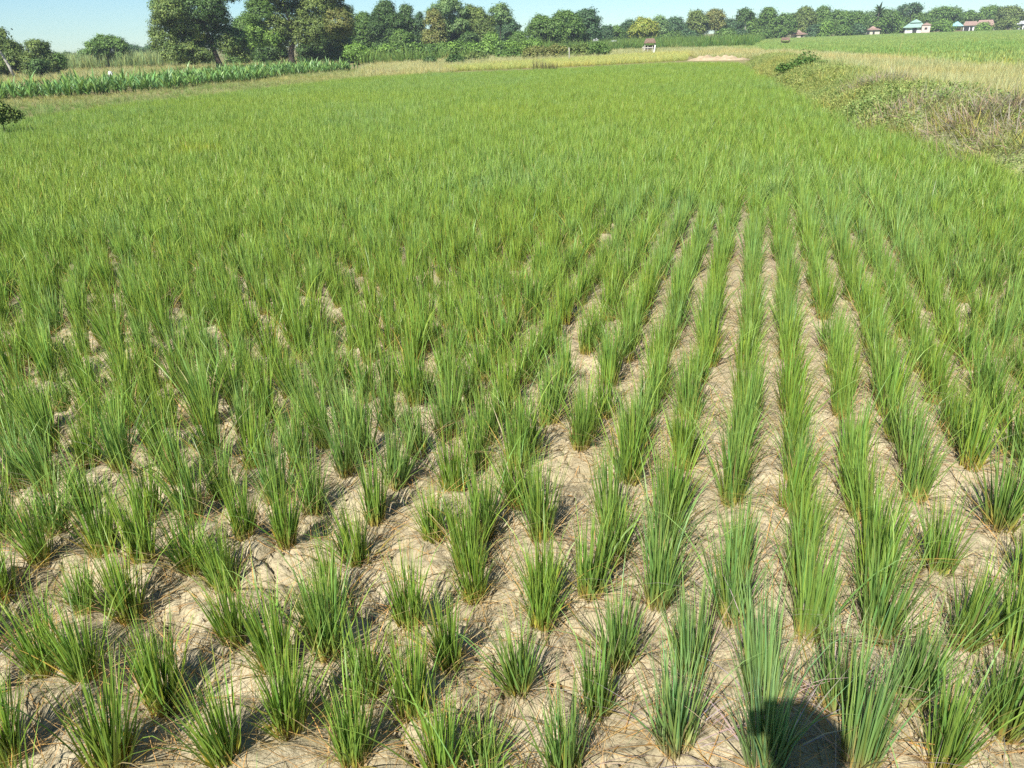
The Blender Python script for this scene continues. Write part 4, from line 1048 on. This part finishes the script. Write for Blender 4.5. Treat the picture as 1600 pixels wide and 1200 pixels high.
# ------------------------------------------------------------------ houses and huts
def place(name, label, cat, px, D, group=None):
    x, y = foot(px, D)
    return thing(name, label, cat, (x, y, 0), -math.atan2(x, y), group), ppm(px, D)

def openings(mb, xs, w, z0, z1, y):
    for x in xs: mb.box(x - w / 2, x + w / 2, y - 0.02, y + 0.1, z0, z1)
    return mb

t, pm = place('white_building', 'white-walled building with a two-tiered green hipped roof', 'building', 1430, 236)
W_ = 27 / pm; h1 = 1.75 + (HY + SL * 630 - 43) / pm; ztop = up(1431, 30, 236)[2]; w2 = W_ / 2
MB().box(-w2, w2, 0, 5.5, 0, h1).build('wall', M['white'], t)
MB().hip(-w2 - .5, w2 + .5, -.6, 6.1, h1, h1 + 1.35, 1.0).build('roof', M['green_roof'], t)
MB().hip(-1.3, 1.3, 1.4, 4.1, h1 + 1.15, ztop, 0.05).build('upper_roof', M['green_roof'], t)
f = MB(); f.box(-.5, .5, -.04, .05, 0, 1.5); f.build('door', M['dark'], t)
for x_ in (-w2 * .65, w2 * .6): MB().box(x_ - .35, x_ + .35, -.04, .05, .8, 1.6).build('window', M['cream'], t)
t, pm = place('side_tower', 'small pinkish white tower house attached right of the green-roofed building', 'building', 1447.5, 235)
h = up(1447, 39.5, 235)[2]
MB().box(-.95, .95, 0, 2.4, 0, h).build('wall', M['pink'], t); MB().hip(-1.1, 1.1, -.15, 2.55, h, h + .6, .1).build('roof', M['red_roof'], t)
MB().box(-.3, .3, -.03, .05, h * .5, h * .75).build('window', M['dark'], t)
t, pm = place('teal_shelter', 'open shelter with a pointed teal roof on posts', 'shelter', 1495, 252)
w2 = 9.5 / pm; he = up(1495, 41, 252)[2]; zt = up(1495, 33.5, 252)[2]
MB().hip(-w2, w2, 0, 2 * w2, he, zt, .15).build('roof', M['teal_roof'], t)
for sx in (-1, 1):
    for y_ in (.3, 2 * w2 - .3): MB().box(sx * (w2 - .35) - .08, sx * (w2 - .35) + .08, y_ - .08, y_ + .08, 0, he).build('post', M['thatch'], t)
MB().box(-w2 + .2, w2 - .2, 1.0, 2 * w2 - .6, 0, he * .45).build('low_wall', M['thatch'], t)
def house(name, label, x0, x1, ye, yt, D, roof, wall, ridge=0.5, opens=(), depth=5.0, cat='house'):
    px = (x0 + x1) / 2; t, pm = place(name, label, cat, px, D); w2 = (x1 - x0) / 2 / pm; he = up(px, ye, D)[2]; zt = up(px, yt, D)[2]
    MB().box(-w2 * .88, w2 * .88, .4, depth, 0, he).build('wall', M[wall], t)
    MB().hip(-w2, w2, 0, depth + .4, he, zt, w2 * ridge).build('roof', M[roof], t)
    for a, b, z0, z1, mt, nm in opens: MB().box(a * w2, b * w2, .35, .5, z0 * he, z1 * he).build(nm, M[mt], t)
    return t
house('red_roof_house', 'red-roofed house with a dark open front right of the teal shelter', 1506, 1527, 40, 33, 254, 'red_roof', 'white', .75, ((-.8, -.1, 0, .85, 'dark', 'doorway'), (0, .35, 0, .85, 'dark', 'doorway')))
house('long_house', 'long red-tiled house partly hidden by bushes', 1526, 1553, 41, 31, 258, 'red_roof', 'pink', .7, ((.45, .65, .2, .8, 'dark', 'window'),))
house('cream_house', 'low cream-walled house right of the long red-tiled roof', 1546, 1566, 41.5, 38.5, 250, 'thatch', 'cream', .6, ((-.5, -.25, 0, .8, 'dark', 'doorway'), (.1, .35, .2, .8, 'dark', 'window')))
house('grey_shed', 'pale grey-roofed shed cut by the right edge', 1591, 1616, 37.5, 32, 250, 'grey_roof', 'dark', .6, ((-.75, -.55, 0, .95, 'white', 'post'), (-.3, -.2, 0, .95, 'white', 'post')))
t = house('tiered_house', 'small pale house with a tiered pointed red roof', 1352, 1376, 47, 44.5, 222, 'red_roof', 'cream', .6, ((-.6, -.3, 0, .7, 'dark', 'doorway'), (.05, .3, .25, .75, 'dark', 'window')))
pm = ppm(1365, 222); z_ = up(1365, 45.2, 222)[2]
MB().hip(-5.5 / pm, 5.5 / pm, 1.2, 1.2 + 11 / pm, z_, up(1365, 40.5, 222)[2], .05).build('upper_roof', M['red_roof'], t)
t = house('hip_house', 'red hip-roofed house half hidden at the foot of the tall trees', 1236, 1263, 54, 51, 205, 'red_roof', 'cream', .5, ((-.5, -.25, 0, .8, 'dark', 'doorway'), (.2, .45, .2, .8, 'dark', 'window')))
pm = ppm(1247, 205); z_ = up(1247, 51.7, 205)[2]
MB().hip(-7 / pm, 4 / pm, 1.2, 1.2 + 10 / pm, z_, up(1247, 46.5, 205)[2], .05).build('upper_roof', M['red_roof'], t)
house('white_house', 'little white house seen below the middle tree clump', 926, 936, 65, 58, 140, 'grey_roof', 'white', .4, ((-.3, .1, 0, .7, 'dark', 'doorway'),), 3)
house('white_house', 'low white-roofed house half hidden between the low round trees', 951, 967, 67, 63, 142, 'grey_roof', 'white', .5, ((-.2, .2, 0, .7, 'dark', 'doorway'),), 3)
house('blue_hut', 'tiny pale blue hut in the shadow under the brownish tree', 1098, 1106, 62.5, 59.5, 176, 'teal_roof', 'white', .4, ((-.3, .3, 0, .6, 'dark', 'doorway'),), 2)

def field_hut(name, label, x0, x1, ye, yt, D, posts_mat):
    px = (x0 + x1) / 2; t, pm = place(name, label, 'hut', px, D); w2 = (x1 - x0) / 2 / pm; he = up(px, ye, D)[2]; zt = up(px, yt, D)[2]
    MB().hip(-w2, w2, 0, 2.2, he, zt, w2 * .7).build('roof', M['thatch'], t)
    for sx in (-1, 1):
        for y_ in (.2, 2.0): MB().box(sx * w2 * .85 - .05, sx * w2 * .85 + .05, y_ - .05, y_ + .05, 0, he + .05).build('post', M[posts_mat], t)
    MB().box(-w2 * .85, w2 * .85, .2, 2.0, he * .3, he * .36).build('floor', M['thatch'], t)
    MB().box(-w2 * .85, w2 * .85, 1.9, 1.95, he * .36, he * .75).build('back_panel', M['thatch'], t)
field_hut('field_hut', 'brown thatched field hut on posts, right of the yellowish tree', 1007, 1025, 67.5, 60, 92, 'palebark')
field_hut('field_hut', 'small dark field hut standing in the far green paddy', 1222, 1236, 63, 58.5, 118, 'thatch')
# pale rail fence and leaning plank by the hut
t, pm = place('rail_fence', 'low pale rail fence in front of the brown field hut', 'fence', 1013, 84)
for x_ in (-.45, 0, .45): MB().box(x_ - .03, x_ + .03, -.03, .03, 0, .75).build('post', M['palebark'], t)
MB().box(-.55, .55, -.06, -.03, .55, .63).build('rail', M['palebark'], t)
x, y = foot(1022, 80); mb = MB(); mb.add([(-.05, -.03, 0), (.05, -.03, 0), (.05, .03, 0), (-.05, .03, 0), (.10, -.03, .85), (.2, -.03, .85), (.2, .03, .85), (.10, .03, .85)],
    [(0, 3, 2, 1), (4, 5, 6, 7), (0, 1, 5, 4), (1, 2, 6, 5), (2, 3, 7, 6), (3, 0, 4, 7)])
o = mb.build('plank', M['white']); o.location = (x, y, 0); tag(o, 'pale leaning plank right of the rail fence by the brown hut', 'plank')
x, y = at(889, 93.5, 0.2); mb = MB(); mb.tube([(0, 0, 0), (.02, 0, .5), (.0, 0, 1.05)], [.035, .033, .03], 7)
o = mb.build('pale_post', M['palebark'], None, True); o.location = (x, y, 0); tag(o, 'single pale wooden post at the edge of the yellow rice', 'post')
# white bundle on the stubble
x, y = at(174.5, 121, 0.0); mb = MB()
mb.tube([(0, 0, 0), (0, 0, .08), (-.03, 0, .22), (-.07, 0, .34), (-.10, 0, .40)], [.10, .15, .15, .11, .03], 10)
o = mb.build('white_sack', M['white'], None, True); o.location = (x, y, 0); o.scale = (1.1, 1.1, 1.1); tag(o, 'small white bundle standing on the dry field beyond the corn', 'sack')

# ------------------------------------------------------------------ the photographer (only the shadow is seen)
def person():
    root = thing('person', 'person in a cap holding a phone up, casting the shadow at the bottom', 'person', (0, 0, 0))
    gx_, gy_ = at(1258, 1186)
    g0 = np.array([gx_, gy_, 0.0]); hd = g0 + SV * ((gy_ + 0.30) / -SV[1])
    hx, hy, hz = hd; gz = 0.35
    J = {'pelvis': (hx, hy - .06, hz - .70), 'chest': (hx, hy - .07, hz - .36), 'neck': (hx, hy - .05, hz - .17), 'head': (hx, hy, hz - .02), 'crown': (hx, hy - .01, hz + .06),
         'shl': (hx - .18, hy - .06, hz - .24), 'ell': (hx - .23, hy - .05, hz - .53), 'wrl': (hx - .24, hy + .02, hz - .78), 'shr': (hx + .18, hy - .06, hz - .24), 'elr': (hx + .15, hy + .08, hz - .50), 'wrr': (.105, -.07, CAMH - .07),
         'hpl': (hx - .10, hy - .06, hz - .76), 'knl': (hx - .11, hy - .03, hz - 1.14), 'anl': (hx - .12, hy - .07, gz + .08), 'tol': (hx - .13, hy + .11, gz + .03),
         'hpr': (hx + .10, hy - .06, hz - .76), 'knr': (hx + .11, hy - .03, hz - 1.14), 'anr': (hx + .12, hy - .07, gz + .08), 'tor': (hx + .13, hy + .11, gz + .03)}
    Rr = {'pelvis': .13, 'chest': .145, 'neck': .058, 'head': .092, 'crown': .075, 'shl': .065, 'ell': .046, 'wrl': .03, 'shr': .065, 'elr': .046, 'wrr': .03, 'hpl': .095, 'knl': .06, 'anl': .042, 'tol': .03, 'hpr': .095, 'knr': .06, 'anr': .042, 'tor': .03}
    E = [('pelvis', 'chest'), ('chest', 'neck'), ('neck', 'head'), ('head', 'crown'), ('chest', 'shl'), ('shl', 'ell'), ('ell', 'wrl'), ('chest', 'shr'), ('shr', 'elr'), ('elr', 'wrr'),
         ('pelvis', 'hpl'), ('hpl', 'knl'), ('knl', 'anl'), ('anl', 'tol'), ('pelvis', 'hpr'), ('hpr', 'knr'), ('knr', 'anr'), ('anr', 'tor')]
    # fingers and thumb of each hand, curled round the phone's short ends
    for s, wr in ((-1, 'wrl'), (1, 'wrr')):
        w = np.array(J[wr]); pm_ = w + np.array([s * .005, .03, .035]); nm = 'pa' + wr; J[nm] = tuple(pm_); Rr[nm] = .026; E.append((wr, nm))
        for k in range(4):
            a = pm_ + np.array([s * .012, .022, -.015 + .019 * k]); b = pm_ + np.array([-s * .012, .046, -.015 + .019 * k]); c = pm_ + np.array([-s * .030, .044, -.015 + .018 * k])
            prev = nm
            for q_, p_ in enumerate((a, b, c)):
                kn = '%s%d%d' % (nm, k, q_); J[kn] = tuple(p_); Rr[kn] = .0085; E.append((prev, kn)); prev = kn
        prev = nm
        for q_, p_ in enumerate((pm_ + np.array([-s * .02, -.01, -.01]), pm_ + np.array([-s * .035, -.004, .012]))):
            kn = '%st%d' % (nm, q_); J[kn] = tuple(p_); Rr[kn] = .010; E.append((prev, kn)); prev = kn
    keys = list(J); me = bpy.data.meshes.new('body'); me.from_pydata([J[k] for k in keys], [(keys.index(a), keys.index(b)) for a, b in E], [])
    b = obj('body', me, root)
    sk = b.modifiers.new('skin', 'SKIN'); sk.use_smooth_shade = True
    b.modifiers.new('sub', 'SUBSURF').levels = 2
    b.modifiers['sub'].render_levels = 2
    for i, k in enumerate(keys):
        v = me.skin_vertices[0].data[i]; v.radius = (Rr[k], Rr[k]); v.use_root = k == 'pelvis'
    me.materials.append(M['shirt'])
    # cap with a peak
    mb = MB(); ring = []
    for i, (r_, z_) in enumerate(((.100, .02), (.101, .06), (.090, .095), (.06, .12), (.02, .13))): ring.append(((hx, hy, hz + z_), r_))
    mb.tube([p for p, _ in ring], [r_ for _, r_ in ring], 18)
    mb.add([(hx - .085, hy + .07, hz + .025), (hx + .085, hy + .07, hz + .025), (hx + .06, hy + .17, hz + .018), (hx - .06, hy + .17, hz + .018),
            (hx - .085, hy + .07, hz + .037), (hx + .085, hy + .07, hz + .037), (hx + .06, hy + .17, hz + .028), (hx - .06, hy + .17, hz + .028)],
           [(0, 3, 2, 1), (4, 5, 6, 7), (0, 1, 5, 4), (1, 2, 6, 5), (2, 3, 7, 6), (3, 0, 4, 7)])
    mb.build('cap', M['cap'], root, True)
    mb = MB()
    for sx in (-1, 1): mb.tube([(hx + sx * .036 - .012, hy + .085, hz - .0), (hx + sx * .036 + .012, hy + .085, hz - .0)], [.011, .011], 8)
    mb.tube([(hx, hy + .085, hz), (hx, hy + .112, hz - .035)], [.01, .016], 8)
    mb.build('face', M['skin'], root, True)
    p = MB().box(-.08, .09, -.014, -.005, CAMH - .042, CAMH + .040).build('phone', M['phone'])
    tag(p, 'dark phone held up level by the person at the camera position', 'phone')
person()

# ------------------------------------------------------------------ the air
hm = bpy.data.materials.new('haze'); hm.use_nodes = True; nt = hm.node_tree; nt.nodes.clear()
ho = nt.nodes.new('ShaderNodeOutputMaterial'); pv = nt.nodes.new('ShaderNodeVolumePrincipled')
pv.inputs['Color'].default_value = (0.80, 0.90, 0.97, 1); pv.inputs['Density'].default_value = 0.0005; pv.inputs['Anisotropy'].default_value = 0.0
nt.links.new(pv.outputs[0], ho.inputs['Volume'])
ob = MB().box(-330, 330, -60, 330, -1.2, 16.0).build('haze', hm); tag(ob, kind='stuff')
